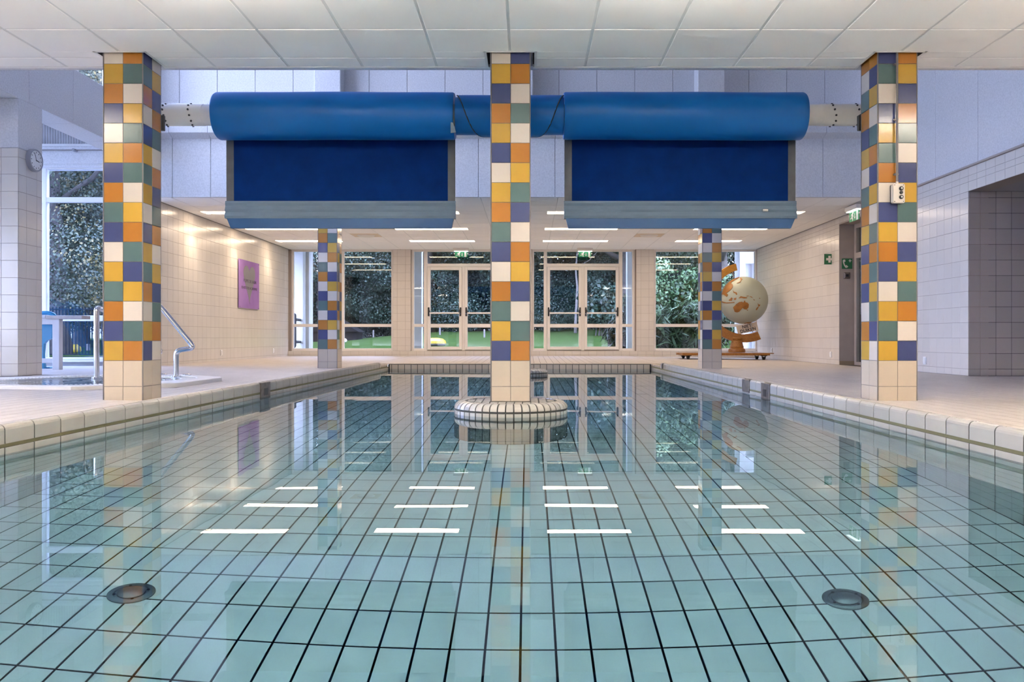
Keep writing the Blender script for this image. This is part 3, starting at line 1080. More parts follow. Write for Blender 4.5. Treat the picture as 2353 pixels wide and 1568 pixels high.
for k in range(40):
    z = 1.02 + k * 0.026
    Mx = Matrix.Translation((DX + 0.06, (RY0 + RY1) / 2, z)) @ Matrix.Rotation(0.7, 4, 'Y')
    MB().box(-0.012, 0.012, -(RY1 - RY0) / 2 + 0.12, (RY1 - RY0) / 2 - 0.12, -0.0008, 0.0008, Mx).build('blind_slat', M['blind'], bl)
MB().box(DX + 0.045, DX + 0.075, RY0 + 0.12, RY1 - 0.12, 2.06 - 0.0, 2.09).build('blind_rail', M['white'], bl)

# ------------------------------------------------------------------ concrete upper walls, beams, roof
wc = struct('wall_concrete')
J = 0.592
xj0 = px(396, 400, BEAMY)[0]


def concrete_run(parent, x0, x1, yf, depth, z0, z1, phase, name='concrete_panel', bev=0.004):
    c = cuts(x0, x1, J, phase)
    for i in range(len(c) - 1):
        MB().bbox(c[i] + 0.003, c[i + 1] - 0.003, yf, yf + depth, z0, z1, bev).build(name, M['concrete'], parent)
    MB().box(x0, x1, yf + 0.015, yf + depth - 0.002, z0 + 0.01, z1 - 0.004).build('joint_core', M['concjoint'], parent)


LB0 = CAMZ + 465 * 12.42 / F     # underside of the projecting band
LB1 = CAMZ + 540 * 12.38 / F
concrete_run(wc, WX0, WX1, BEAMY, 0.3, HC + 0.0, LB0 + 0.02, xj0)
# projecting band with chamfered lower edge
mb = MB()
c = cuts(WX0, WX1, J, px(387.5, 300, 12.38)[0])
for i in range(len(c) - 1):
    a, b = c[i] + 0.003, c[i + 1] - 0.003
    mb = MB()
    mb.extrude([(12.52, LB0 - 0.02), (12.38, LB0 + 0.04), (12.38, LB1), (12.66, LB1), (12.66, LB0)], a, b, Matrix(((0, 0, 1, 0), (1, 0, 0, 0), (0, 1, 0, 0), (0, 0, 0, 1))))
    mb.build('band_panel', M['concrete'], wc)
MB().box(WX0, WX1, 12.40, 12.7, LB0 + 0.05, LB1 - 0.01).build('joint_core', M['concjoint'], wc)
concrete_run(wc, WX0, WX1, 12.62, 0.25, LB1 - 0.02, ROOF, px(412, 200, 12.62)[0])
for xc in (752, 1194, 1634):
    x = px(xc, 200, 12.36)[0]
    MB().bbox(x - 0.205, x + 0.205, 12.36, 12.64, LB1 - 0.004, ROOF, 0.012).build('concrete_pier', M['concrete'], wc)

wcr = struct('wall_right_upper')
c = cuts(6.6, BEAMY, 1.06, 11.2)
for i in range(len(c) - 1):
    MB().bbox(WX1 + 0.012, WX1 + 0.25, c[i] + 0.003, c[i + 1] - 0.003, HC + 0.02, ROOF, 0.004).build('concrete_panel', M['concrete'], wcr)
MB().box(WX1 + 0.025, WX1 + 0.24, 6.6, BEAMY, HC + 0.022, ROOF).build('joint_core', M['concjoint'], wcr)

# left: concrete beam on a half-tiled pier, clerestory over it
wlb = struct('wall_left_beam')
BZ0, BZ1 = CAMZ + 0.471 * 5.89, CAMZ + 0.593 * 5.89
c = cuts(5.2, 13.2, 0.93, 8.62)
for i in range(len(c) - 1):
    MB().bbox(-6.29, WX0, c[i] + 0.0025, c[i + 1] - 0.0025, BZ0, BZ1, 0.005).build('beam_segment', M['concrete'], wlb)
MB().box(-6.28, WX0 - 0.012, 5.2, 13.2, BZ0 + 0.012, BZ1 - 0.01).build('joint_core', M['concjoint'], wlb)
cl = struct('window_4')
for k in range(7):
    y = 6.6 + k * 0.85
    MB().bbox(-6.14, -6.04, y - 0.03, y + 0.03, BZ1, ROOF, 0.005).build('mullion', M['white'], cl)
    if k < 6:
        MB().box(-6.095, -6.089, y + 0.025, y + 0.825, BZ1 + 0.02, ROOF - 0.02).build('pane', M['glass'], cl)
MB().box(-6.13, -5.95, 11.75, 12.62, BZ1, ROOF).build('added_shade_pier', M['concrete'], cl)  # unseen pier added to shade the left part of the concrete wall
rf = struct('ceiling_upper')
MB().box(-6.5, WX1 + 0.3, 6.55, 12.95, ROOF, ROOF + 0.2).build('slab', M['concrete'], rf)
MB().box(-6.5, WX1 + 0.3, 6.62, 6.72, HN + 0.02, ROOF).build('front_wall', M['concrete'], rf)

# half-tiled pier on the left with concrete head
wpier = struct('wall_pier')
PXa, PXb, PYa, PYb = -6.29, WX0, 9.35, 9.81
PT = CAMZ + 437 * 9.35 / F
MB().box(PXa + 0.003, PXb - 0.003, PYa + 0.003, PYb - 0.003, 0.1, PT).build('core', M['wallgrout'], wpier)
MB().bbox(PXa, PXb, PYa, PYb, PT + 0.002, BZ0, 0.006).build('concrete_head', M['concrete'], wpier)
ts = TileSet(wpier, 'tile', 300, 'tile_field', 9)
zp = [0.147] + [CAMZ - 1.5 * TW + 0.0 + k * TW for k in range(0, 13)]
zp = [z for z in zp if z < PT - 0.03] + [PT]
tile_wall(ts, (0, PYa + 0.007, 0), (1, 0, 0), (0, 0, 1), [PXa + 0.002, PXa + 0.2, PXb - 0.003], zp, M['walltile'], joint=0.004, t=0.007)
tile_wall(ts, (PXb - 0.007, 0, 0), (0, 1, 0), (0, 0, 1), [PYa + 0.003, PYa + 0.15, PYa + 0.35, PYb - 0.003], zp, M['walltile'], joint=0.004, t=0.007)
tile_wall(ts, (0, PYb - 0.007, 0), (-1, 0, 0), (0, 0, 1), [-PXb + 0.003, -PXb + 0.2, -PXa - 0.003], zp, M['walltile'], joint=0.004, t=0.007, vis=False)
tile_wall(ts, (PXa + 0.007, 0, 0), (0, -1, 0), (0, 0, 1), [-PYb + 0.003, -PYb + 0.2, -PYa - 0.003], zp, M['walltile'], joint=0.004, t=0.007, vis=False)
ts.done()

# ------------------------------------------------------------------ annex on the left
AY = 12.93
an = struct('wall_annex')
az = lambda y: CAMZ + (VY - y) * AY / F
ax = lambda x: (x - VX) * AY / F
MB().box(ANX, -6.29, AY, AY + 0.3, 0.0, az(829)).build('plinth', M['outwhite'], an)
MB().bbox(ANX, WX0 - 0.0, AY - 0.05, AY + 0.3, az(378), az(337), 0.01).build('lintel', M['concrete'], an)
MB().bbox(ANX, WX0 - 0.25, AY - 0.03, AY + 0.3, az(384.5), az(377), 0.01).build('lintel_edge', M['concrete'], an)
mb = MB()
n = 440
xs = [ANX + (-6.0 - ANX) * i / n for i in range(n + 1)]
vs, fs = [], []
for i, x in enumerate(xs):
    d = 0.0 if (i % 4) in (0, 1) else 0.02
    vs += [(x, AY + 0.02 + d, az(333)), (x, AY + 0.02 + d, 4.22)]
    if i: fs.append((2 * i - 2, 2 * i, 2 * i + 1, 2 * i - 1))
mb.add(vs, fs)
mb.box(ANX, -6.0, AY + 0.08, AY + 0.2, az(337), 4.22)
mb.build('corrugated_sheet', M['outwhite'], an)
MB().bbox(ANX, -6.0, AY - 0.02, AY + 0.06, az(337.5), az(331), 0.006).build('sheet_trim', M['white'], an)
MB().box(ANX - 0.1, -6.29, 6.4, AY + 0.3, 4.22, 4.28).build('roof_slab', M['outwhite'], an)
MB().box(ANX - 0.1, -6.29, 6.3, 6.45, HN, 4.28).build('front_wall', M['white'], an)
MB().box(ANX - 0.2, ANX, 6.3, AY + 0.3, 3.95, 4.28).build('side_wall', M['white'], an)
MB().box(ANX - 0.2, ANX, 6.3, AY + 0.3, 0, 0.4).build('side_plinth', M['white'], an)
MB().box(ANX - 0.2, ANX, 6.3, 8.4, 0.4, 3.95).build('added_side_blocker', M['concrete'], an)  # added wall part, keeps bright sky reflections out of the annex end window
aw = struct('window_3')
for (a, b, c, d, nm) in ((-500, 340, 384, 387, 'frame_head'), (-500, 340, 452, 463.5, 'transom'), (-500, 340, 725, 738, 'mid_rail'), (-500, 340, 822, 830, 'frame_sill')):
    MB().bbox(ax(a), ax(b), AY + 0.053, AY + 0.137, az(d), az(c), 0.004).build(nm, M['white'], aw)
for x in (-488, -200, 97, 335):
    MB().bbox(ax(x) - 0.035, ax(x) + 0.035, AY + 0.05, AY + 0.14, az(830), az(384), 0.006).build('mullion', M['white'], aw)
for (a, b) in ((-484, -204), (-196, 93), (101, 331)):
    for (c, d) in ((387, 452), (463.5, 725), (738, 822)):
        MB().box(ax(a), ax(b), AY + 0.09, AY + 0.096, az(d), az(c)).build('pane', M['annexglass'], aw)
MB().bbox(ANX, -6.29, AY - 0.08, AY + 0.2, az(832), az(829), 0.004).build('sill_board', M['white'], aw)
aw2 = struct('window_5')
for k in range(6):
    y = 8.4 + k * 0.9
    MB().bbox(ANX - 0.12, ANX - 0.04, y - 0.03, y + 0.03, 0.4, 3.95, 0.005).build('mullion', M['white'], aw2)
    if k < 5:
        MB().box(ANX - 0.085, ANX - 0.079, y + 0.03, y + 0.87, 0.4, 3.95).build('pane', M['annexglass'], aw2)

# ------------------------------------------------------------------ near ceiling
def subtract(rect, hole):
    x0, x1, y0, y1 = rect
    a, b, c, d = hole
    if a >= x1 or b <= x0 or c >= y1 or d <= y0: return [rect]
    out = []
    if c > y0: out.append((x0, x1, y0, c))
    if d < y1: out.append((x0, x1, d, y1))
    yy0, yy1 = max(y0, c), min(y1, d)
    if a > x0: out.append((x0, a, yy0, yy1))
    if b < x1: out.append((b, x1, yy0, yy1))
    return [r for r in out if r[1] - r[0] > 0.02 and r[3] - r[2] > 0.02]


CX = [-3.14, -0.138, 2.859]
CE = 6.60
ce = struct('ceiling')
holes = [(x - 0.195, x + 0.195, COLN - 0.045, 6.7) for x in CX]
added_lamps = []
for r_, y in enumerate((-2.0, 4.15)):
    for k in range(4):
        added_lamps.append((-4.94 + 3.0 * k, y))
lh = []
ts = TileSet(ce, 'panel', 300, 'panel_field', 9)
ys = [5.768 + 0.59 * k for k in range(-23, 1)] + [6.355, CE - 0.03]
xs = [-0.14 + 0.6 * k for k in range(-18, 11)]
for i in range(len(xs) - 1):
    for j in range(len(ys) - 1):
        rects = [(xs[i] + 0.010, xs[i + 1] - 0.010, ys[j] + 0.010, ys[j + 1] - 0.010)]
        for h in holes + lh:
            rects = [q for r in rects for q in subtract(r, h)]
        for (a, b, c, d) in rects:
            if b < ANX or a > WX1: continue
            ts.add(((a + b) / 2, (c + d) / 2, HN + 0.010), (1, 0, 0), (0, -1, 0), b - a, d - c, M['ceil'], 0.0145, 0.003)
ts.done()
mb = MB()
rects = [(ANX, WX1, -7.3, CE - 0.02)]
for h in holes + lh: rects = [q for r in rects for q in subtract(r, h)]
for (a, b, c, d) in rects: mb.box(a, b, c, d, HN, HN + 0.02)
mb.build('grid', M['tbar'], ce)
MB().box(ANX, WX1, -7.3, CE, HN + 0.16, HN + 0.3).build('slab', M['gap'], ce)
c = [ANX] + sorted(q for h in holes for q in (h[0] + 0.02, h[1] - 0.02)) + [WX1]
for i in range(0, len(c), 2):
    MB().bbox(c[i], c[i + 1], CE - 0.03, CE + 0.004, HN - 0.006, HN + 0.02, 0.003).build('edge_trim', M['white'], ce)
    MB().box(c[i], c[i + 1], CE - 0.01, CE + 0.006, HN + 0.012, HN + 0.17).build('edge_shadow', M['gap'], ce)
for x in CX:
    mb = MB()
    for (a, b, c_, d) in ((x - 0.205, x - 0.185, COLN - 0.06, CE), (x + 0.185, x + 0.205, COLN - 0.06, CE), (x - 0.205, x + 0.205, COLN - 0.06, COLN - 0.04)):
        mb.box(a, b, c_, d, HN - 0.007, HN + 0.02)
    mb.build('column_collar', M['white'], ce)
    mb = MB()
    for (a, b, c_, d) in ((x - 0.188, x - 0.182, COLN - 0.045, CE), (x + 0.182, x + 0.188, COLN - 0.045, CE), (x - 0.188, x + 0.188, COLN - 0.045, COLN - 0.04)):
        mb.box(a, b, c_, d, HN - 0.004, HN + 0.15)
    mb.build('collar_lining', M['gap'], ce)

# near hall: side and back walls behind the camera
wn = struct('wall_near')
MB().box(ANX - 0.2, WX1 + 0.3, -7.4, -7.2, -0.1, HN + 0.2).build('back_wall', M['walltile'], wn)
MB().box(ANX - 0.2, ANX, -7.2, 1.5, -0.1, HN + 0.2).build('side_wall', M['walltile'], wn)
MB().box(ANX - 0.2, ANX, 5.6, 6.3, -0.1, HN + 0.2).build('side_wall', M['walltile'], wn)
MB().box(ANX - 0.2, ANX, 1.5, 5.6, -0.1, 0.5).build('side_plinth', M['walltile'], wn)
MB().box(ANX - 0.2, ANX, 1.5, 5.6, 2.65, HN + 0.2).build('side_head', M['walltile'], wn)
aw3 = struct('window_6')
for k in range(4):
    y = 1.5 + k * 1.36
    MB().bbox(ANX - 0.14, ANX - 0.06, y - 0.035, y + 0.035, 0.5, 2.65, 0.005).build('mullion', M['white'], aw3)
    if k < 3: MB().box(ANX - 0.105, ANX - 0.099, y + 0.03, y + 1.33, 0.5, 2.65).build('pane', M['glass'], aw3)

# ------------------------------------------------------------------ rear ceiling
cr = struct('ceiling')
rowY = [F * 2.18 / d for d in (288.4, 251.0, 223.1)]
lampX = [-4.92, -1.934, 1.055, 4.04]
ts = TileSet(cr, 'panel', 300, 'panel_field', 8)
yb = []
for k, y in enumerate(rowY):
    yb += [y - 0.15, y + 0.15]
y0 = BEAMY + 0.05
ys = [y0, rowY[0] - 0.15 - 0.583, yb[0], yb[1]]
for k in (0, 1):
    a, b = yb[2 * k + 1], yb[2 * k + 2]
    ys += [a + (b - a) / 3, a + 2 * (b - a) / 3, b, yb[2 * k + 3]]
ys += [yb[5] + 0.583, yb[5] + 1.166, WALLY + 0.02]
strip = set(round(y, 3) for y in rowY)
xs = [WX0] + [-0.14 + 0.6 * k for k in range(-9, 10)] + [WX1]
lr = [(x - 0.74, x + 0.74, y - 0.15, y + 0.15) for x in lampX for y in rowY]
VENT = [(-3.44, 17.15), (2.56, 17.15)]
VENT_RECT = []
colh = [(x - 0.165, x + 0.165, COLB - 0.012, COLB + 0.33) for x in (-3.188, -0.138, 2.915)]
for i in range(len(xs) - 1):
    for j in range(len(ys) - 1):
        rects = [(xs[i] + 0.006, xs[i + 1] - 0.006, ys[j] + 0.006, ys[j + 1] - 0.006)]
        cxm, cym = (xs[i] + xs[i + 1]) / 2, (ys[j] + ys[j + 1]) / 2
        if any(abs(cxm - v[0]) < 0.2 and abs(cym - v[1]) < 0.25 for v in VENT):
            VENT_RECT.append(rects[0]); continue
        for h in lr + colh: rects = [q for r in rects for q in subtract(r, h)]
        for (a, b, c, d) in rects:
            ts.add(((a + b) / 2, (c + d) / 2, HC + 0.006), (1, 0, 0), (0, -1, 0), b - a, d - c, M['ceil'], 0.009, 0.003)
ts.done()
mb = MB()
rects = [(WX0, WX1, BEAMY + 0.05, WALLY + 0.2)]
for h in lr + colh: rects = [q for r in rects for q in subtract(r, h)]
for (a, b, c, d) in rects: mb.box(a, b, c, d, HC + 0.0, HC + 0.02)
mb.build('grid', M['tbar'], cr)
MB().box(WX0, WX1, BEAMY + 0.1, WALLY + 0.3, HC + 0.12, HC + 0.2).build('slab', M['gap'], cr)
for X in (WX0 + 0.012, WX1 - 0.012):
    MB().box(X - 0.012, X + 0.012, BEAMY + 0.3, WALLY, HC - 0.006, HC + 0.02).build('edge_angle', M['conduit'], cr)

# ------------------------------------------------------------------ columns
SEQ = {
 'lf': "CO YG OC BY CG YO BG OC GY BO CG YB GY OC BG YO",
 'ls': "BC GY OB CO BG YC GO YB CG BO YC GY OB CG YO BC",     # near, far
 'cf': "CB YO BC OG YC BO CY YG OB GC BO CY OB GC YG BO",
 'rf': "BO GY CB BO YG GC OB CY BG YC OB BY CG YO GC YB",
 'rs': "OO CB GY OC BG YO CB GY OC YG BO OG BY CG OB YC",     # far, near
 'blf': "CB GC BG YC OG BY CO GC OB CY BC GO CB OY BC GO",
 'bls': "YB GO CG YB OC BO YG GO BC YO CB BY OG CO GY CY",
 'brf': "CY GB YC OG BC CO GY OB YC BO CG BY OB CG BY GO",
 'brs': "BG YC GO CB OY CC OY CG BY GO YC CB GY OB YC BC",
 'x': "GC BO YC OB CG BY OC YG BO CY GB OC YB CG OY BG",
}
PB = CAMZ - 52.3 * COLN / F        # lower edge of the coloured part
PJ = CAMZ - 111.7 * COLN / F       # joint in the plain base


def column(cx, yf, z0, ztop, faces, label):
    W = 2 * CT
    t = thing('tiled_column', label, 'column', (cx, yf + W / 2, z0), 'columns clad in coloured tiles')
    x0, x1, y0, y1 = cx - W / 2, cx + W / 2, yf, yf + W
    MB().bbox(x0 + 0.001, x1 - 0.001, y0 + 0.001, y1 - 0.001, z0, ztop, 0.003).build('core', M['grout'], t)
    ts = TileSet(t, 'tile', 300, 'hidden_tile_field', 5)
    planes = {'front': ((x0, y0 + 0.001, 0), (1, 0, 0)), 'right': ((x1 - 0.001, y0, 0), (0, 1, 0)),
              'back': ((x1, y1 - 0.001, 0), (-1, 0, 0)), 'left': ((x0 + 0.001, y1, 0), (0, -1, 0))}
    for fc, (o, u) in planes.items():
        seq = SEQ[faces.get(fc, 'x')].split()
        vis = fc in faces
        zt = PB + 16 * CT
        for r in range(16):
            a, b = PB + (15 - r) * CT, PB + (16 - r) * CT
            b = min(b, ztop + 0.02)
            if b - a < 0.02: continue
            for k in range(2):
                q = Vector(o) + Vector(u) * (0.006 + (CT - 0.005) * (k + 0.5)) + Vector((0, 0, (a + b) / 2))
                ts.add(q, u, (0, 0, 1), CT - 0.0085, b - a - 0.0035, M[seq[r][k]], 0.003, 0.001, 0.005, vis)
        for (a, b) in ((PJ, PB), (z0 + 0.002, PJ)):
            if b - a < 0.02: continue
            for k in range(2):
                q = Vector(o) + Vector(u) * (0.006 + (CT - 0.005) * (k + 0.5)) + Vector((0, 0, (a + b) / 2))
                ts.add(q, u, (0, 0, 1), CT - 0.0085, b - a - 0.0035, M['base'], 0.003, 0.001, 0.001, vis)
    ts.done()
    # slim corner profiles
    for (x, y) in ((x0, y0), (x1, y0), (x1, y1), (x0, y1)):
        sx, sy = (1 if x == x0 else -1), (1 if y == y0 else -1)
        MB().bbox(min(x - 0.0025 * sx, x + 0.005 * sx), max(x - 0.0025 * sx, x + 0.005 * sx), min(y - 0.0025 * sy, y + 0.005 * sy), max(y - 0.0025 * sy, y + 0.005 * sy), z0, ztop, 0.001).build('corner_profile', M['conduit'], t)
    return t


ZD = CAMZ - 0.486
TOPN = HN + 0.14
column(CX[0], COLN, ZD - 0.005, TOPN, {'front': 'lf', 'right': 'ls'}, 'near column of coloured tiles beside the hot tub')
column(CX[1], COLN, 0.0955, TOPN, {'front': 'cf'}, 'near column of coloured tiles standing on the round pedestal in the water')
colr = column(CX[2], COLN, ZD - 0.005, TOPN, {'front': 'rf', 'left': 'rs'}, 'near column of coloured tiles carrying the grey push-button box')
column(-3.188, COLB, ZD - 0.005, HC + 0.02, {'front': 'blf', 'right': 'bls'}, 'slim looking far column of coloured tiles on the side of the purple sign')
column(-0.138, COLB, 0.0955, HC + 0.02, {}, 'far column of coloured tiles hidden behind the near middle column')
column(2.915, COLB, ZD - 0.005, HC + 0.02, {'front': 'brf', 'left': 'brs'}, 'slim looking far column of coloured tiles in front of the wooden globe')

# ------------------------------------------------------------------ control box and conduit on the right column
bx = thing('push_button_box', 'grey push button box with three black buttons on the near tiled column', 'control box', tuple(px(2065, 444, COLN)))
p0, p1 = px(2051, 467, COLN - 0.05), px(2079, 422, COLN - 0.05)
w_, h_ = (p1 - p0).x, (p1 - p0).z
xc, zc = (p0.x + p1.x) / 2, (p0.z + p1.z) / 2
def rounded(w, h, r, arch=0.0):
    out = []
    for (sx, sy, a0) in ((1, 1, 0), (-1, 1, 90), (-1, -1, 180), (1, -1, 270)):
        for k in range(4):
            a = math.radians(a0 + 30 * k)
            out.append((sx * (w / 2 - r) + r * math.cos(a), sy * (h / 2 - r) + r * math.sin(a)))
    return out
Mx = frame_mx((xc, COLN - 0.002, zc), (1, 0, 0), (0, 0, 1))
mb = MB(); mb.extrude(rounded(w_ * 0.98, h_ * 0.98, 0.012), 0, 0.02, Mx); mb.build('back_half', M['dark'], bx)
mb = MB(); mb.extrude(rounded(w_, h_, 0.014), 0.02, 0.05, Mx); mb.extrude(rounded(w_ * 0.93, h_ * 0.96, 0.014), 0.05, 0.056, Mx); mb.build('cover', M['boxgrey'], bx)
for k, (dz, r) in enumerate(((0.036, 0.016), (0.004, 0.0125), (-0.030, 0.016))):
    mb = MB(); mb.lathe([(r, 0.055), (r, 0.066), (r * 0.75, 0.072)], 0.014, dz, 20, Mx)
    bt = mb.build('button', M['dark'], bx, smooth=40)
    if k != 1:
        s = 1 if k == 0 else -1
        mb = MB(); mb.extrude([(0.011, dz - 0.006 * s), (0.017, dz - 0.006 * s), (0.017, dz), (0.021, dz), (0.014, dz + 0.008 * s), (0.007, dz), (0.011, dz)], 0.0722, 0.0728, Mx)
        mb.build('arrow', M['pictomatt'], bt)
for sx in (-1, 1):
    for sz in (-1, 1):
        mb = MB(); mb.lathe([(0.0035, 0.055), (0.0035, 0.0575)], sx * w_ * 0.36, sz * h_ * 0.42, 10, Mx); mb.build('screw', M['dark'], bx)
mb = MB(); mb.tube([(xc - 0.003, COLN - 0.03, zc + h_ / 2 - 0.004), (xc - 0.003, COLN - 0.03, zc + h_ / 2 + 0.018)], [0.011, 0.010], 14)
mb.build('cable_gland', M['boxgrey'], bx)
cdx = xc - 0.003
cn = thing('conduit', 'dark grey conduit running from the ceiling down to the push button box', 'pipe', (cdx, COLN - 0.03, zc + 0.1))
mb = MB(); mb.tube([(cdx, COLN - 0.03, zc + h_ / 2 + 0.016), (cdx, COLN - 0.03, HN + 0.05)], 0.0085, 14); mb.build('pipe', M['conduit'], cn, smooth=60)
for y in (150, 277, 402):
    z = CAMZ + (VY - y) * COLN / F
    mb = MB(); mb.bbox(cdx - 0.021, cdx + 0.014, COLN - 0.03, COLN - 0.004, z - 0.007, z + 0.007, 0.003); mb.build('clip', M['conduit'], cn)

# ------------------------------------------------------------------ pool cover roller
RY = 6.95
RZ = CAMZ + 509.5 * RY / F
ro = thing('winding_tube', 'pale winding tube between the near columns carrying blue rolls', 'tube', (0, RY, RZ))
TX0, TX1 = CX[0] + CT, CX[2] - CT
mb = MB(); mb.tube([(TX0 - 0.2, RY, RZ + 0.01), (TX1 + 0.2, RY, RZ + 0.01)], 0.0885, 40); mb.build('tube', M['tube'], ro, smooth=60)
for (a, b) in ((TX0 - 0.1, px(433, 0, 6.86).x + 0.1), (px(1920, 0, 6.86).x - 0.1, TX1 + 0.1)):
    mb = MB(); mb.tube([(a, RY, RZ + 0.01), (b, RY, RZ + 0.01)], 0.0915, 40); mb.build('sleeve', M['tube'], ro, smooth=60)
for xs_ in ((374, 433), (1920, 1976)):
    for i, xx in enumerate(xs_):
        for j in range(12):
            a = 2 * PI * j / 12 + 0.26
            x = px(xx, 0, 6.86).x + 0.012 * math.sin(a * 2)
            d = Vector((0, math.cos(a), math.sin(a)))
            mb = MB(); mb.tube([Vector((x, RY, RZ + 0.01)) + d * 0.088, Vector((x, RY, RZ + 0.01)) + d * 0.099], 0.0085, 10)
            mb.build('bolt', M['dark'], ro)
for (x, sd) in ((TX0, 1), (TX1, -1)):
    mb = MB(); mb.bbox(min(x - sd * 0.12, x + sd * 0.022), max(x - sd * 0.12, x + sd * 0.022), COLN + 2 * CT + 0.003, COLN + 2 * CT + 0.035, RZ - 0.215, RZ - 0.09, 0.004)
    mb.build('bracket', M['dark'], ro)


def roll_mesh(name, parent, x0, x1, R, mt, seed, lumps=0.004):
    rg = np.random.default_rng(seed)
    n, m_ = 40, 26
    ph = rg.uniform(0, 6.28, 6)
    mb = MB()
    vs = []
    rows = [(x0 + 0.03, R * 0.86), (x0 + 0.006, R * 0.975)] + [(x0 + (x1 - x0) * i / m_, R) for i in range(m_ + 1)] + [(x1 - 0.006, R * 0.975), (x1 - 0.03, R * 0.86)]
    rows = sorted(rows[2:-2])
    full = [(x0 + 0.02, R * 0.5)] + [(x0 + 0.0, R * 0.97)] + [(x0 + 0.012, R)] + rows[1:-1] + [(x1 - 0.012, R)] + [(x1, R * 0.97)] + [(x1 - 0.02, R * 0.5)]
    for (x, r) in full:
        for j in range(n):
            a = 2 * PI * j / n
            rr = r + lumps * (math.sin(a * 2 + ph[0] + x * 1.3) * 0.6 + math.sin(a * 5 + ph[1] - x * 2.1) * 0.5 + math.sin(x * 7 + ph[2] + a) * 0.3)
            rr += 0.003 * max(0, math.cos((a - 5.4) * 6)) if 5.1 < a < 5.7 else 0
            vs.append((x, RY + rr * math.cos(a), RZ + rr * math.sin(a)))
    fs = []
    for i in range(len(full) - 1):
        for j in range(n):
            fs.append((i * n + j, i * n + (j + 1) % n, (i + 1) * n + (j + 1) % n, (i + 1) * n + j))
    fs.append(tuple(range(n))); fs.append(tuple((len(full) - 1) * n + j for j in range(n))[::-1])
    mb.add(vs, [f[::-1] for f in fs])
    return mb.build(name, mt, parent, smooth=50)


def cover(x0, x1, s0, s1, label, outer, seed):
    t = thing('rolled_pool_cover', label, 'pool cover', ((x0 + x1) / 2, RY, RZ), 'blue pool covers rolled up on the tube')
    roll_mesh('roll', t, x0, x1, 0.1985, M['rollblue'], seed)
    Y = 7.10
    zz = lambda y: CAMZ + (VY - y) * Y / F
    def sheet(name, xa, xb, yt, yb, mt, d=0.0, th=0.006, wav=0.006):
        mb = MB()
        nx, nz = 24, 8
        vs = []
        for k in range(2):
            for i in range(nx + 1):
                for j in range(nz + 1):
                    x = xa + (xb - xa) * i / nx
                    y = yt + (yb - yt) * j / nz
                    vs.append((x, Y + d + k * th + wav * math.sin(x * 3.1 + seed) * j / nz, zz(y)))
        S = (nx + 1) * (nz + 1)
        fs = []
        for i in range(nx):
            for j in range(nz):
                a = i * (nz + 1) + j
                fs.append((a, a + 1, a + nz + 2, a + nz + 1)); fs.append((S + a, S + a + nz + 1, S + a + nz + 2, S + a + 1))
        for j in range(nz):
            fs.append((j, S + j, S + j + 1, j + 1)); a = nx * (nz + 1) + j; fs.append((a, a + 1, S + a + 1, S + a))
        for i in range(nx):
            a = i * (nz + 1) + nz; fs.append((a, S + a, S + a + nz + 1, a + nz + 1))
        mb.add(vs, fs)
        return mb.build(name, mt, t, smooth=40)
    bw = 17 * Y / F
    sheet('hanging_mesh', s0 + bw, s1 - bw, 300, 462.8, M['meshblue'])
    sheet('edge_band', s0, s0 + bw, 300, 464, M['band'], -0.002)
    sheet('edge_band', s1 - bw, s1, 300, 464, M['band'], -0.002)
    # stiff ribbed bottom bar with chamfered ends
    za, zb_, zc_, zd = zz(462.5), zz(494), zz(503), zz(525.5)
    cL, cR = (0.048, 0.030) if outer < 0 else (0.032, 0.048)
    prof = []
    N = 14
    for i in range(N + 1):
        z = za + (zc_ - za) * i / N
        bulge = 0.014 + 0.022 * (i / N) ** 1.5 + (0.005 if i % 5 == 2 else 0) - (0.005 if i % 5 == 4 else 0)
        prof.append((Y - bulge, z))
    prof += [(Y + 0.035, zc_), (Y + 0.02, za)]
    mb = MB()
    mb.extrude([(q[0], q[1]) for q in prof], s0 - 0.004, s1 + 0.004, Matrix(((0, 0, 1, 0), (1, 0, 0, 0), (0, 1, 0, 0), (0, 0, 0, 1))))
    br = mb.build('weight_bar', M['barband'], t, smooth=30)
    mb = MB()
    a, b = (s0, zc_ + 0.002), (s1, zc_ + 0.002)
    mb.extrude([(s0 + 0.012, zc_ + 0.002), (s1 - 0.010, zc_ + 0.002), (s1 - cR, zd), (s0 + cL, zd)], 0, 0.04, frame_mx((0, Y + 0.014, 0), (1, 0, 0), (0, 0, 1)))
    mb.build('bottom_flap', M['barblue'], t)
    if outer > 0:
        q = px(1759, 483, Y - 0.03)
        mb = MB(); mb.bbox(q.x - 0.026, q.x + 0.026, q.y - 0.006, q.y + 0.008, q.z - 0.013, q.z + 0.013, 0.004)
        hh = mb.build('eyelet_plate', M['steel'], t)
        mb = MB(); mb.bbox(q.x - 0.014, q.x + 0.014, q.y - 0.009, q.y - 0.004, q.z - 0.009, q.z + 0.009, 0.003); mb.build('eyelet', M['boxgrey'], hh)
    return t


cover(px(480, 0, 6.75).x, px(1043, 0, 6.85).x, px(520, 0, 7.1).x, px(1046, 0, 7.1).x, 'blue rolled pool cover hanging nearest the hot tub, loose end flapping inwards', -1, 3)
cover(px(1297, 0, 6.78).x, px(1862, 0, 6.75).x, px(1297, 0, 7.1).x, px(1828, 0, 7.1).x, 'blue rolled pool cover with a small metal eyelet on its bottom bar', 1, 8)
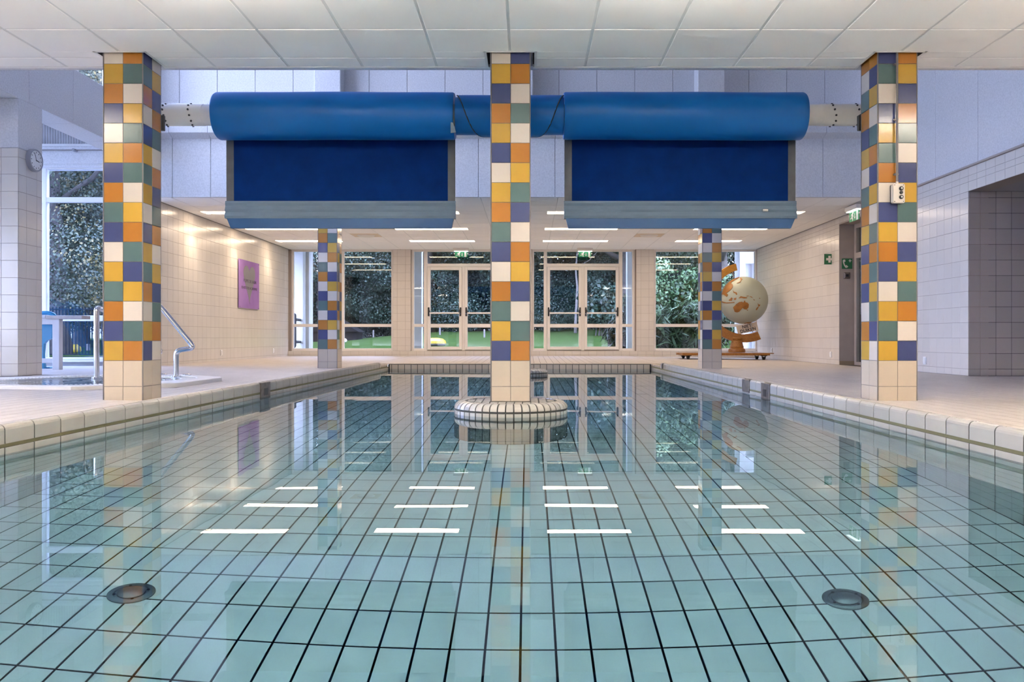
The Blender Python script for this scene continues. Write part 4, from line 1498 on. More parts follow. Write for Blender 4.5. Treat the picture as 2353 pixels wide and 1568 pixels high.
# short middle wrap with its curved flaps
mw = thing('middle_cover_wrap', 'short blue wrap on the tube behind the near middle column', 'pool cover', (-0.14, RY, RZ))
xa, xb = px(1046, 0, 6.85).x, px(1296, 0, 6.85).x
mb = MB(); mb.tube([(xa, RY, RZ), (xb, RY, RZ)], 0.158, 48); mb.build('inner_wrap', M['rollblue'], mw, smooth=60)
def flap_edge(s): return -97 + 170 * max(0.0, (s - 0.5) / 0.5) ** 1.45


mb = MB()
nx, na = 40, 20
vs = []
for k in range(2):
    for i in range(nx + 1):
        u = i / nx
        x = xa + 0.012 + (xb - xa - 0.014) * u
        s = abs(2 * u - 1)
        a_end = math.radians(flap_edge(s))
        for j in range(na + 1):
            a = math.radians(110) + (a_end - math.radians(110)) * j / na
            r = 0.168 + k * 0.008
            vs.append((x, RY - r * math.cos(a), RZ + r * math.sin(a)))
S = (nx + 1) * (na + 1)
fs = []
for i in range(nx):
    for j in range(na):
        a = i * (na + 1) + j
        fs.append((S + a, S + a + 1, S + a + na + 2, S + a + na + 1)); fs.append((a, a + na + 1, a + na + 2, a + 1))
    a = i * (na + 1) + na
    fs.append((a, a + na + 1, S + a + na + 1, S + a))
for j in range(na):
    fs.append((j, j + 1, S + j + 1, S + j)); a = nx * (na + 1) + j; fs.append((a, S + a, S + a + 1, a + 1))
mb.add(vs, fs)
mb.build('outer_flap', M['rollblue'], mw, smooth=60)
edge_shade = []
for i in range(61):
    u = i / 60
    a = math.radians(flap_edge(abs(2 * u - 1)))
    edge_shade.append((xa + 0.012 + (xb - xa - 0.014) * u, RY - 0.1715 * math.cos(a), RZ + 0.1715 * math.sin(a)))
mb = MB(); mb.tube(edge_shade, 0.0055, 8); mb.build('flap_edge_shade', M['dark'], mw, smooth=60)  # dark line added along the flap edge in place of its shading
mb = MB()
for k, (sx_, sg) in enumerate(((xa, 1),)):
    mb.extrude([(0, -0.10), (0.02, -0.105), (0.045, -0.185), (0.0, -0.192)], 0, 0.006, frame_mx((xa - 0.03, RY - 0.185, RZ), (1, 0, 0), (0, 0, 1)))
mb.build('loose_corner', M['barband'], mw)

# ------------------------------------------------------------------ lamps
rows_n = ['in the row nearest the pool', 'in the middle row', 'in the row nearest the windows']
cols_n = ['beside the left wall', 'left of middle', 'right of middle', 'beside the right wall']


def ceiling_light(x, y, z, L, W, label, lampm, group):
    t = thing('ceiling_light', label, 'ceiling light', (x, y, z), group)
    mb = MB()
    a, b = L / 2, W / 2
    for (x0, x1, y0, y1) in ((-a, a, -b, -b + 0.012), (-a, a, b - 0.012, b), (-a, -a + 0.012, -b, b), (a - 0.012, a, -b, b)):
        mb.box(x + x0, x + x1, y + y0, y + y1, z - 0.004, z + 0.03)
    mb.box(x - a, x + a, y - b, y + b, z + 0.03, z + 0.045)
    mb.build('housing', M['white'], t)
    MB().bbox(x - a + 0.011, x + a - 0.011, y - b + 0.011, y + b - 0.011, z - 0.003, z + 0.02, 0.002).build('diffuser', lampm, t)


for r_, y in enumerate(rowY):
    for k, x in enumerate(lampX):
        ceiling_light(x, y, HC, 1.474, 0.296, 'white ceiling light strip %s, %s' % (rows_n[r_], cols_n[k]), M['lamp'], 'ceiling lights of the rear hall')

# near hall: unseen strips added to brighten the ceiling (above and behind the camera)
rn = ['row behind the camera', 'row nearest the near columns']
cn4 = ['leftmost', 'second from left', 'second from right', 'rightmost']
for k, (x, y) in enumerate(added_lamps):
    z = HN - 0.33
    t = thing('added_light', 'added unseen light strip brightening the near hall, %s, %s' % (rn[k // 4], cn4[k % 4]), 'ceiling light', (x, y, HN), 'added lights of the near hall')
    mb = MB()
    for (x0, x1, y0, y1) in ((-0.74, 0.74, -0.11, -0.10), (-0.74, 0.74, 0.10, 0.11), (-0.74, -0.73, -0.10, 0.10), (0.73, 0.74, -0.10, 0.10)):
        mb.box(x + x0, x + x1, y + y0, y + y1, z - 0.03, z + 0.03)
    mb.build('housing', M['white'], t)
    MB().bbox(x - 0.725, x + 0.725, y - 0.095, y + 0.095, z - 0.028, z - 0.006, 0.002).build('diffuser', M['addedlamp'], t)
    MB().bbox(x - 0.725, x + 0.725, y - 0.095, y + 0.095, z - 0.004, z + 0.026, 0.002).build('upper_diffuser', M['addedup'], t)
    for sx in (-0.6, 0.6):
        mb = MB(); mb.tube([(x + sx, y, z + 0.02), (x + sx, y, HN + 0.005)], 0.003, 6); mb.build('wire', M['conduit'], t)


for k, y in enumerate((14.15, 16.2, 18.3)):
    x = WX0 + 0.30
    t = thing('downlight', ['small recessed downlight washing the left tiled wall, nearest the beam', 'small recessed downlight washing the left tiled wall above the purple sign', 'small recessed downlight washing the left tiled wall, nearest the windows'][k], 'spotlight', (x, y, HC), 'downlights along the left wall')
    MB().lathe([(0.045, HC - 0.008), (0.062, HC - 0.004), (0.062, HC + 0.004)], x, y, 24).build('ring', M['white'], t, smooth=40)
    MB().lathe([(0.04, HC - 0.010), (0.044, HC - 0.007)], x, y, 20).build('lens', M['spotlens'], t)
    l = bpy.data.lights.new('wall_spot', 'SPOT')
    l.energy, l.color, l.spot_size, l.spot_blend, l.shadow_soft_size = 34, (1.0, 0.83, 0.62), math.radians(68), 0.7, 0.03
    o = bpy.data.objects.new('wall_spot', l)
    Mw = Matrix.Translation((x, y, HC - 0.02)) @ Matrix.Rotation(math.radians(-11), 4, 'Y').inverted()
    link(o, t, Mw)

for k, v in enumerate(VENT):
    r = VENT_RECT[k] if k < len(VENT_RECT) else (v[0] - 0.294, v[0] + 0.294, v[1] - 0.29, v[1] + 0.29)
    cx_, cy_ = (r[0] + r[1]) / 2, (r[2] + r[3]) / 2
    t = thing('air_diffuser', ['beige square air diffuser in the ceiling left of the near middle column', 'beige square air diffuser in the ceiling right of the near middle column'][k], 'vent', (cx_, cy_, HC), 'air diffusers in the rear ceiling')
    MB().bbox(r[0], r[1], r[2], r[3], HC - 0.004, HC + 0.012, 0.003).build('plate', M['board'], t)
    MB().lathe([(0.10, HC - 0.03), (0.165, HC - 0.028), (0.185, HC - 0.012), (0.19, HC - 0.003)], cx_, cy_, 36).build('disc', M['frame'], t, smooth=40)

# ------------------------------------------------------------------ signs
def poly(parent, name, pts, Mx, d0, d1, mt):
    mb = MB(); mb.extrude(pts, d0, d1, Mx)
    return mb.build(name, mt, parent)


def exit_sign(name, label, o, u, w_, h_):
    """o: middle of the top edge at the ceiling, u: reading direction"""
    u = Vector(u).normalized()
    Mx = frame_mx(o, u, (0, 0, 1))
    t = thing('exit_sign', label, 'sign', o, 'green escape route signs')
    mb = MB(); mb.bbox(-w_ * 0.62, w_ * 0.62, -0.075, 0.0, -0.07, 0.07, 0.01, Mx); mb.build('housing', M['frame'], t)
    mb = MB(); mb.bbox(-w_ * 0.56, w_ * 0.56, -0.085, -0.075, -0.05, 0.05, 0.003, Mx); mb.build('light_tube', M['exitglow'], t)
    top = -0.09
    pn = poly(t, 'panel', [(-w_ / 2, top - h_), (w_ / 2, top - h_), (w_ / 2, top), (-w_ / 2, top)], Mx, -0.005, 0.005, M['signlit'])
    s = h_ / 0.34
    def P(lst): return [(a * s - 0.475 * s, top - b * s) for a, b in lst]
    k = 1 / 2353 * 70 / 70
    g = lambda lst: [((a - 1030) / 345 * 0.34 * s, top - (b - 625) / 345 * 0.34 * s) for a, b in lst]
    run = g([(905, 650), (940, 630), (985, 650), (985, 690), (945, 715), (950, 760), (990, 790), (975, 810), (930, 790), (915, 820), (940, 870), (930, 950), (890, 965), (880, 900), (850, 850), (800, 870), (690, 875), (690, 845), (770, 835), (820, 780), (830, 740), (790, 745), (755, 775), (740, 760), (790, 705), (860, 690)])
    poly(pn, 'running_figure', run, Mx, 0.005, 0.0065, M['pictowhite'])
    poly(pn, 'arrow', g([(1075, 700), (1115, 700), (1115, 830), (1165, 830), (1095, 910), (1025, 830), (1075, 830)]), Mx, 0.005, 0.0065, M['pictowhite'])
    poly(pn, 'door_symbol', g([(1245, 640), (1380, 640), (1380, 965), (1245, 965)]), Mx, 0.005, 0.0065, M['pictowhite'])
    for sx in (-1, 1):
        mb = MB(); mb.tube([Mx @ Vector((sx * (w_ / 2 + 0.012), top - 0.35 * h_, -0.004)), Mx @ Vector((sx * (w_ / 2 + 0.012), top - 0.35 * h_, 0.006))], 0.016, 12)
        mb.build('knob', M['pictomatt'], t)


exit_sign('a', 'green exit sign over the glazed doors partly behind the near middle column', (wx(1061.5), WALLY - 0.25, HC), (1, 0, 0), 0.30, 0.125)
exit_sign('b', 'green exit sign over the fully visible glazed doors', (wx(1342.5), WALLY - 0.25, HC), (1, 0, 0), 0.30, 0.125)
exit_sign('c', 'green exit sign facing sideways by the side door recess', (5.3, 13.16, HC - 0.03), (0, -1, 0), 0.385, 0.155)

fa = thing('first_aid_sign', 'green sign with a white cross on the right tiled wall', 'sign', tuple(px(1906, 596, 15.05)))
# the plate stands out from the wall and faces the pool
q0, q1 = px(1894, 608, 15.0), px(1918, 584, 15.0)
Mx = frame_mx(((q0.x + q1.x) / 2, 15.0, (q0.z + q1.z) / 2), (1, 0, 0), (0, 0, 1))
h = (q1.x - q0.x) / 2
pl = poly(fa, 'plate', [(-h, -h), (h, -h), (h, h), (-h, h)], Mx, -0.003, 0.003, M['green'])
a, b = h * 0.64, h * 0.22
poly(pl, 'white_cross', [(-b, -a), (b, -a), (b, -b), (a, -b), (a, b), (b, b), (b, a), (-b, a), (-b, b), (-a, b), (-a, -b), (-b, -b)], Mx, 0.003, 0.004, M['pictomatt'])
MB().box(h - 0.002, WX1 + 0.002 - (q0.x + q1.x) / 2, -h, h, -0.004, -0.001, Mx).build('bracket', M['white'], fa)

ph = thing('phone_sign', 'green sign with a white telephone receiver on the taupe reveal', 'sign', tuple(px(1946, 606, RY1 - 0.01)))
YP = RY1 - 0.006
def tele(lst): return [((a - 1295) / 19.6, (710 - b) / 19.6) for a, b in lst]
c = px(1880 + 1295 / 19.6, 570 + 710 / 19.6, YP)
Mx = frame_mx(c, (1, 0, 0), (0, 0, 1)) @ Matrix.Scale(YP / F, 4)
pl = poly(ph, 'plate', tele([(1065, 940), (1528, 940), (1528, 480), (1065, 480)]), Mx, 0, 1.0, M['green'])
poly(pl, 'receiver', tele([(1135, 530), (1205, 525), (1225, 615), (1180, 630), (1165, 650), (1185, 720), (1220, 800), (1265, 770), (1350, 850), (1320, 875), (1250, 905), (1210, 880), (1150, 790), (1115, 690), (1100, 590), (1110, 550)]), Mx, 1.0, 1.2, M['pictomatt'])
poly(pl, 'small_cross', tele([(1408, 515), (1442, 515), (1442, 562), (1490, 562), (1490, 595), (1442, 595), (1442, 645), (1408, 645), (1408, 595), (1368, 595), (1368, 562), (1408, 562)]), Mx, 1.0, 1.2, M['pictomatt'])
ip = thing('intercom_plate', 'square metal call plate below the telephone sign', 'call plate', tuple(px(1945, 634, YP)))
q = px(1945.5, 633.5, YP); hh = 7.4 * YP / F
mb = MB(); mb.lathe([(hh * 1.414, 0), (hh * 1.414, 0.01), (hh * 0.85, 0.03)], 0, 0, 4, frame_mx((q.x, YP, q.z), (1, 0, 1), (-1, 0, 1))); mb.build('frame', M['oldsteel'], ip)
mb = MB(); mb.box(q.x - hh * 0.42, q.x + hh * 0.42, YP - 0.034, YP - 0.028, q.z - hh * 0.4, q.z + hh * 0.35); mb.build('button', M['dark'], ip)

# purple sign with heart on the left wall
X0 = WX0
def lw(x, y):
    Y = F * (WX0 + 0.03) / (x - VX)
    return Vector((WX0 + 0.03, Y, CAMZ + (VY - y) * Y / F))
A, B = lw(549.0, 707.0), lw(595.5, 606.0)
psg = thing('purple_sign', 'purple acrylic sign with a grey heart on the left tiled wall', 'sign', (WX0, (A.y + B.y) / 2, A.z))
yc, zc = (A.y + B.y) / 2, (lw(549, 594).z + lw(549, 707).z) / 2
HW, HH = (B.y - A.y) / 2, (lw(549, 594).z - lw(549, 707).z) / 2
Mx = frame_mx((WX0 + 0.03, yc, zc), (0, 1, 0), (0, 0, 1))
mb = MB(); mb.bbox(-HW, HW, -HH, HH, -0.012, 0.0, 0.003, Mx); pn = mb.build('panel', M['purple'], psg)
def heart(w_, h_, cy):
    pts = []
    for k in range(40):
        a = 2 * PI * k / 40
        x = 16 * math.sin(a) ** 3 / 16
        y = (13 * math.cos(a) - 5 * math.cos(2 * a) - 2 * math.cos(3 * a) - math.cos(4 * a))
        pts.append((x * w_, cy + (y / 17 * 1.14 if y < 0 else y / 12 * 0.45) * h_))
    return pts
poly(pn, 'heart', heart(HW * 0.58, HH, HH * 0.34), Mx, 0.0, 0.002, M['heart'])
text_mesh('POPPE DE HAIN', HH * 0.20, M['ink'], pn, Mx @ Matrix.Translation((HW * 0.05, HH * 0.14, 0.003)), 0.0008, xs=HW * 1.6 / (HH * 0.2 * 8.9))
text_mesh('ELASTETIQ ACADEMIE', HH * 0.16, M['ink'], pn, Mx @ Matrix.Translation((0, -HH * 0.15, 0.003)), 0.0008, xs=HW * 1.85 / (HH * 0.16 * 12.0))
for sy in (-1, 1):
    for sz in (-1, 1):
        mb = MB(); mb.tube([Mx @ Vector((sy * HW * 0.92, sz * HH * 0.95, -0.03)), Mx @ Vector((sy * HW * 0.92, sz * HH * 0.95, 0.004))], 0.008, 10); mb.build('standoff', M['steel'], psg)

# wall sockets
def socket(loc, u, label):
    t = thing('wall_socket', label, 'socket', loc, 'white wall sockets near the floor')
    Mx = frame_mx(loc, u, (0, 0, 1))
    mb = MB(); mb.bbox(-0.042, 0.042, -0.055, 0.055, 0, 0.012, 0.004, Mx); mb.build('frame', M['white'], t)
    mb = MB(); mb.bbox(-0.030, 0.030, -0.042, 0.04, 0.012, 0.02, 0.004, Mx); mb.build('flap', M['white'], t)
YS = lambda x, X: F * X / (x - VX)
for (x, y, lb) in ((508, 811, 'white socket low on the left tiled wall, nearer the column'), (627, 806, 'white socket low on the left tiled wall, nearer the windows')):
    Y = YS(x, WX0); socket((WX0 + 0.001, Y, CAMZ + (VY - y) * Y / F), (0, 1, 0), lb)
for (x, y, lb) in ((1774, 806, 'white socket on the right tiled wall beside the globe'), (1910, 815, 'white socket on the right tiled wall below the first aid sign'), (2126, 829, 'white socket on the wall right of the near column')):
    Y = YS(x, WX1); socket((WX1 - 0.001, Y, CAMZ + (VY - y) * Y / F), (0, -1, 0), lb)

# wall clock on the tiled pier
Y = F * WX0 / (74.5 - VX)
cl_ = thing('wall_clock', 'round grey wall clock on the half tiled pier', 'clock', (WX0, Y, CAMZ + (VY - 369) * Y / F))
Mx = frame_mx((WX0, Y, CAMZ + (VY - 369) * Y / F), (0, 1, 0), (0, 0, 1))
mb = MB(); mb.lathe([(0.135, 0), (0.138, 0.03), (0.130, 0.052), (0.118, 0.054), (0.112, 0.045)], 0, 0, 40, Mx); mb.build('case', M['clockrim'], cl_, smooth=40)
mb = MB(); mb.lathe([(0.113, 0.0455), (0.113, 0.047)], 0, 0, 40, Mx); fc = mb.build('face', M['clockface'], cl_)
mb = MB()
for k in range(12):
    R_ = Mx @ Matrix.Rotation(k * PI / 6, 4, 'Z')
    mb.box(-0.004, 0.004, 0.085, 0.102, 0.047, 0.048, R_)
mb.build('hour_marks', M['black'], fc)
for (ang, L, wd, nm) in ((-100, 0.06, 0.005, 'hour_hand'), (22, 0.09, 0.0035, 'minute_hand')):
    mb = MB(); mb.box(-wd, wd, -0.012, L, 0.048, 0.0495, Mx @ Matrix.Rotation(math.radians(ang), 4, 'Z')); mb.build(nm, M['black'], fc)

# rod on the annex lintel
rd = thing('curtain_rod', 'thin dark rod along the concrete lintel on the left', 'rod', (-8, AY - 0.12, az(349)))
mb = MB(); mb.tube([(ANX, AY - 0.12, az(349)), (-6.3, AY - 0.12, az(349))], 0.008, 8); mb.build('rod', M['conduit'], rd)
mb = MB(); mb.tube([(ax(180), AY - 0.15, az(349)), (ax(180), AY - 0.045, az(349))], 0.022, 12); mb.build('holder', M['clockrim'], rd)
mb = MB(); mb.tube([(ax(60), AY - 0.15, az(349)), (ax(60), AY - 0.045, az(349))], 0.022, 12); mb.build('holder', M['clockrim'], rd)

# ------------------------------------------------------------------ hot tub, rails
ht = thing('hot_tub', 'white octagonal hot tub set into the deck', 'hot tub', (-4.6, 8.45, 0.1))
mb = MB()
n = len(OCT)
cxo, cyo = -4.6, 8.45
RIN = 0.92
def shrink(p, d):
    v = Vector((p[0] - cxo, p[1] - cyo)); L = v.length
    return (cxo + v.x * (L - d) / L, cyo + v.y * (L - d) / L)
K = 64
outer = []
for k in range(K):
    a = 2 * PI * k / K
    d = Vector((math.cos(a), math.sin(a)))
    best = 9
    for i in range(n):
        p, q_ = Vector(OCT[i]), Vector(OCT[(i + 1) % n])
        e = q_ - p
        den = d.x * e.y - d.y * e.x
        if abs(den) < 1e-9: continue
        t1 = ((p.x - cxo) * e.y - (p.y - cyo) * e.x) / den
        t2 = ((p.x - cxo) * d.y - (p.y - cyo) * d.x) / den
        if t1 > 0 and -1e-6 <= t2 <= 1 + 1e-6: best = min(best, t1)
    outer.append((a, best))
rings = []
for (f, z) in (('o', 0.09), ('o', 0.150), ('o-', 0.157), (RIN + 0.14, 0.157), (RIN + 0.13, 0.135), (RIN + 0.01, 0.135), (RIN, 0.150), (RIN - 0.02, 0.150), (RIN - 0.05, 0.06), (RIN - 0.3, -0.35), (0.05, -0.40)):
    ring = []
    for (a, b) in outer:
        r = b if f == 'o' else (b - 0.01 if f == 'o-' else min(f, b - 0.03))
        ring.append((cxo + r * math.cos(a), cyo + r * math.sin(a), z))
    rings.append(ring)
vs = [p for r in rings for p in r]
fs = []
for i in range(len(rings) - 1):
    for k in range(K):
        fs.append((i * K + k, i * K + (k + 1) % K, (i + 1) * K + (k + 1) % K, (i + 1) * K + k))
fs.append(tuple((len(rings) - 1) * K + k for k in range(K)))
mb.add(vs, fs)
mb.build('shell', M['shell'], ht, smooth=35)
mb = MB()
for k in range(150):
    a = 2 * PI * k / 150
    mb.box(RIN + 0.012, RIN + 0.128, -0.008, 0.008, 0.136, 0.156, Matrix.Translation((cxo, cyo, 0)) @ Matrix.Rotation(a, 4, 'Z'))
mb.build('overflow_grating', M['white'], ht, kind='stuff')
for (dx, dy) in ((0.3, 1.07), (0.62, 0.98), (-0.05, 1.1)):
    mb = MB(); mb.lathe([(0.05, 0.157), (0.05, 0.166), (0.035, 0.172)], cxo + dx * 1.0, cyo + dy * 1.0, 20); mb.build('control_button', M['steel'], ht, smooth=40)
mb = MB(); mb.lathe([(0.05, 0.157), (0.05, 0.166), (0.035, 0.172)], -3.72, 8.35, 20); mb.build('control_button', M['steel'], ht, smooth=40)
tw = MB().lathe([(RIN - 0.025, 0.10), (RIN - 0.015, 0.1445)], cxo, cyo, 64).build('hot_tub_water', M['tubwater'])
tag(tw, 'bubbling blue water in the white hot tub', 'water', kind='stuff')


def smooth_path(pts, r=0.07, k=6):
    pts = [Vector(p) for p in pts]
    out = [pts[0]]
    for i in range(1, len(pts) - 1):
        a, b, c = pts[i - 1], pts[i], pts[i + 1]
        d1, d2 = (a - b), (c - b)
        rr = min(r, d1.length * 0.45, d2.length * 0.45)
        p, q_ = b + d1.normalized() * rr, b + d2.normalized() * rr
        for j in range(k + 1):
            t = j / k
            out.append(p * (1 - t) ** 2 + b * 2 * t * (1 - t) + q_ * t * t)
    out.append(pts[-1])
    return out


Yr = 9.05
r1 = thing('handrail', 'bent steel handrail seen sideways beside the hot tub', 'handrail', tuple(px(405, 862, Yr)), 'steel handrails of the hot tub')
pts = [px(405, 864, Yr), px(405, 806, Yr), px(447, 800, Yr), px(370, 706, Yr - 0.02), px(318, 668, Yr - 0.02), px(290, 690, Yr - 0.02), px(290, 868, Yr - 0.02)]
mb = MB(); mb.tube(smooth_path(pts, 0.06), 0.0285, 16); mb.build('tube', M['steel'], r1, smooth=60)
for p in (pts[0], pts[-1]):
    MB().lathe([(0.05, 0.15), (0.05, 0.168), (0.032, 0.172)], p.x, p.y, 20).build('foot_plate', M['steel'], r1, smooth=40)
r2 = thing('handrail', 'steel handrail seen end on, partly hidden by the near column', 'handrail', tuple(px(222, 868, 8.8)), 'steel handrails of the hot tub')
a = px(222, 869, 8.8); xr = a.x
b = px(222, 706, 8.8)
pts = [a, b, Vector((xr + 0.055, 9.3, b.z - 0.12)), Vector((xr + 0.16, 10.0, 0.42)), Vector((xr + 0.13, 9.86, 0.37)), Vector((xr + 0.13, 9.86, 0.13))]
mb = MB(); mb.tube(smooth_path(pts, 0.05), 0.0285, 16); mb.build('tube', M['steel'], r2, smooth=60)
MB().lathe([(0.05, 0.15), (0.05, 0.168), (0.032, 0.172)], a.x, a.y, 20).build('foot_plate', M['steel'], r2, smooth=40)

# ------------------------------------------------------------------ white bench frame and blue slide in the annex
Yt = 11.3
tf = thing('white_table', 'white painted table frame with a grey plank on top by the left windows', 'table', tuple(px(120, 850, Yt)))
X = lambda x: (x - VX) * Yt / F
Z = lambda y: CAMZ + (VY - y) * Yt / F
z0 = 0.142
def leg(xa, xb, ya, yb): MB().bbox(xa, xb, ya, yb, z0, Z(733), 0.006).build('leg', M['outwhite'], tf)
leg(X(120), X(136.5), Yt, Yt + 0.09); leg(X(120) - 1.1, X(136.5) - 1.1, Yt, Yt + 0.09)
MB().bbox(X(120) - 1.08, X(131), Yt + 0.005, Yt + 0.07, Z(746), Z(731), 0.006).build('top_rail', M['outwhite'], tf)
MB().bbox(X(120) - 1.08, X(127), Yt + 0.01, Yt + 0.06, Z(835), Z(824), 0.006).build('foot_rail', M['outwhite'], tf)
mb = MB(); mb.bbox(X(107), X(190), Yt - 0.02, Yt + 0.20, Z(733.5), Z(725.5), 0.004)
mb.build('plank', M['plankgrey'], tf)
MB().bbox(X(120) - 1.15, X(106), Yt - 0.02, Yt + 0.2, Z(731), Z(724.5), 0.004).build('top_board', M['outwhite'], tf)

Ysl = 11.75
sl = thing('blue_slide', 'blue plastic slide standing behind the white table frame', 'slide', tuple(px(105, 850, Ysl)))
X = lambda x: (x - VX) * Ysl / F
Z = lambda y: CAMZ + (VY - y) * Ysl / F
def chute(path, w_, hside, name):
    mb = MB()
    prof = [(-w_ / 2 - 0.03, hside - 0.03), (-w_ / 2 - 0.03, hside), (-w_ / 2, hside), (-w_ / 2 + 0.02, 0.03), (-w_ / 2 + 0.06, 0.0), (w_ / 2 - 0.06, 0.0), (w_ / 2 - 0.02, 0.03), (w_ / 2, hside), (w_ / 2 + 0.03, hside), (w_ / 2 + 0.03, hside - 0.03), (w_ / 2 + 0.005, hside - 0.03), (w_ / 2 - 0.01, -0.03), (-w_ / 2 + 0.01, -0.03), (-w_ / 2 - 0.005, hside - 0.03)]
    n = len(prof)
    path = [Vector(p) for p in path]
    for i, p in enumerate(path):
        d = (path[min(i + 1, len(path) - 1)] - path[max(0, i - 1)]).normalized()
        sd = d.cross(Vector((0, 0, 1))).normalized()
        up = sd.cross(d)
        mb.v += [tuple(p + sd * a + up * b) for a, b in prof]
    for i in range(len(path) - 1):
        for j in range(n):
            mb.f.append((i * n + j, (i + 1) * n + j, (i + 1) * n + (j + 1) % n, i * n + (j + 1) % n)); mb.m.append(0)
    mb.f.append(tuple(range(n))); mb.m.append(0)
    mb.f.append(tuple((len(path) - 1) * n + j for j in range(n))[::-1]); mb.m.append(0)
    return mb.build(name, M['slideblue'], sl, smooth=40)
chute([(X(60) - 0.95, Ysl + 0.2, 1.05), (X(60) - 0.8, Ysl + 0.2, 1.0), (X(60) - 0.62, Ysl + 0.2, 0.80), (X(60) - 0.5, Ysl + 0.2, 0.5), (X(60) - 0.4, Ysl + 0.2, 0.32), (X(60) - 0.3, Ysl + 0.2, 0.22)], 0.42, 0.22, 'chute')
mb = MB()
mb.extrude([(X(60), Z(852)), (X(108), Z(852)), (X(105), Z(832)), (X(104), Z(815)), (X(106), Z(790)), (X(112), Z(783)), (X(124), Z(778)), (X(126), Z(742)), (X(110), Z(737)), (X(60), Z(740))], 0, 0.06, frame_mx((0, Ysl, 0), (1, 0, 0), (0, 0, 1)))
mb.build('side_panel', M['slideblue'], sl)
mb = MB(); mb.tube(smooth_path([(X(60), Ysl + 0.1, Z(719)), (X(104), Ysl + 0.1, Z(719)), (X(116), Ysl + 0.1, Z(724)), (X(121), Ysl + 0.1, Z(745))], 0.06), 0.03, 12); mb.build('hand_hoop', M['slideblue'], sl, smooth=60)
MB().bbox(X(60), X(116), Ysl - 0.02, Ysl + 0.3, 0.142, 0.165, 0.006).build('base', M['slideblue'], sl)

# ------------------------------------------------------------------ wooden globe on a trolley
GY = 18.2
gl = thing('wooden_globe', 'large pale wooden globe in a carved wooden stand on a wheeled board', 'globe', tuple(px(1695, 826, GY)))
gc = px(1708.5, 690.4, GY)
GR = 54.6 * GY / F
ux = lambda x: (x - VX) * GY / F
uz = lambda y: CAMZ + (VY - y) * GY / F
mb = MB()
n, m_ = 48, 28
prof = [(max(0.002, GR * math.sin(PI * i / m_)), gc.z - GR * math.cos(PI * i / m_)) for i in range(m_ + 1)]
mb.lathe(prof, gc.x, gc.y, n); mb.build('sphere', M['globe'], gl, smooth=80)
LAND = [
 [(228, 705), (262, 660), (300, 630), (340, 625), (352, 640), (372, 605), (385, 635), (410, 640), (432, 665), (430, 710), (405, 740), (375, 735), (350, 715), (310, 770), (285, 778), (255, 770), (240, 735)],
 [(567, 652), (585, 668), (605, 665), (600, 690), (580, 695), (575, 672)], [(585, 700), (560, 745), (545, 748), (552, 720), (575, 700)],
 [(290, 575), (320, 545), (350, 555), (410, 565), (400, 578), (360, 580), (330, 572), (300, 578)],
 [(170, 600), (205, 560), (215, 575), (205, 610), (180, 612)], [(230, 575), (265, 565), (250, 580), (258, 598), (235, 600)],
 [(100, 605), (120, 620), (150, 632), (240, 628), (240, 640), (160, 645), (120, 637), (100, 622)],
 [(228, 455), (240, 480), (270, 490), (275, 520), (262, 525), (250, 500), (232, 495)],
 [(60, 400), (120, 340), (180, 300), (240, 270), (330, 240), (365, 236), (345, 265), (320, 280), (290, 290), (270, 310), (240, 325), (228, 345), (240, 370), (235, 400), (210, 440), (180, 470), (150, 490), (165, 520), (150, 550), (135, 530), (115, 505), (60, 500)],
 [(290, 350), (320, 335), (350, 315), (358, 280), (375, 255), (382, 290), (360, 310), (345, 335), (310, 350)],
 [(430, 935), (480, 922), (535, 918), (535, 932), (500, 940), (445, 945)],
 [(395, 545), (425, 538), (430, 545), (400, 552)], [(495, 592), (510, 597), (522, 610), (505, 605)], [(590, 572), (600, 570), (602, 582), (594, 582)], [(410, 745), (428, 742), (424, 752), (414, 753)], [(440, 545), (470, 555), (485, 572), (462, 562)],
]
import bmesh
for k, pts in enumerate(LAND):
    bm = bmesh.new()
    loc = []
    for (a, b) in pts:
        x, z = ux(1640 + a / 6.53) - gc.x, uz(600 + b / 6.53) - gc.z
        L = math.hypot(x, z)
        if L > GR * 0.985: x, z = x * GR * 0.985 / L, z * GR * 0.985 / L
        loc.append((x, z))
    vv = [bm.verts.new((x, 0, z)) for x, z in loc]
    f = bm.faces.new(vv)
    bmesh.ops.triangulate(bm, faces=[f])
    for _ in range(3):
        es = [e for e in bm.edges if e.calc_length() > 0.05]
        if not es: break
        bmesh.ops.subdivide_edges(bm, edges=es, cuts=1)
        bmesh.ops.triangulate(bm, faces=bm.faces[:])
    base = bm.faces[:]
    up = bmesh.ops.extrude_face_region(bm, geom=base)
    top = set(v for v in up['geom'] if isinstance(v, bmesh.types.BMVert))
    for v in bm.verts:
        r = GR + (0.009 if v in top else -0.004)
        x, z = v.co.x, v.co.z
        s = GR * 0.99999
        y = -math.sqrt(max(0.0, GR * GR - x * x - z * z))
        d = Vector((x, y, z)).normalized()
        v.co = gc + d * r
    bmesh.ops.recalc_face_normals(bm, faces=bm.faces[:])
    me = bpy.data.meshes.new('landmass')
    bm.to_mesh(me); bm.free()
    me.materials.append(M['land'])
    me.transform(WORLD[gl.name].inverted())
    o = bpy.data.objects.new('landmass', me)
    link(o, gl, WORLD[gl.name])
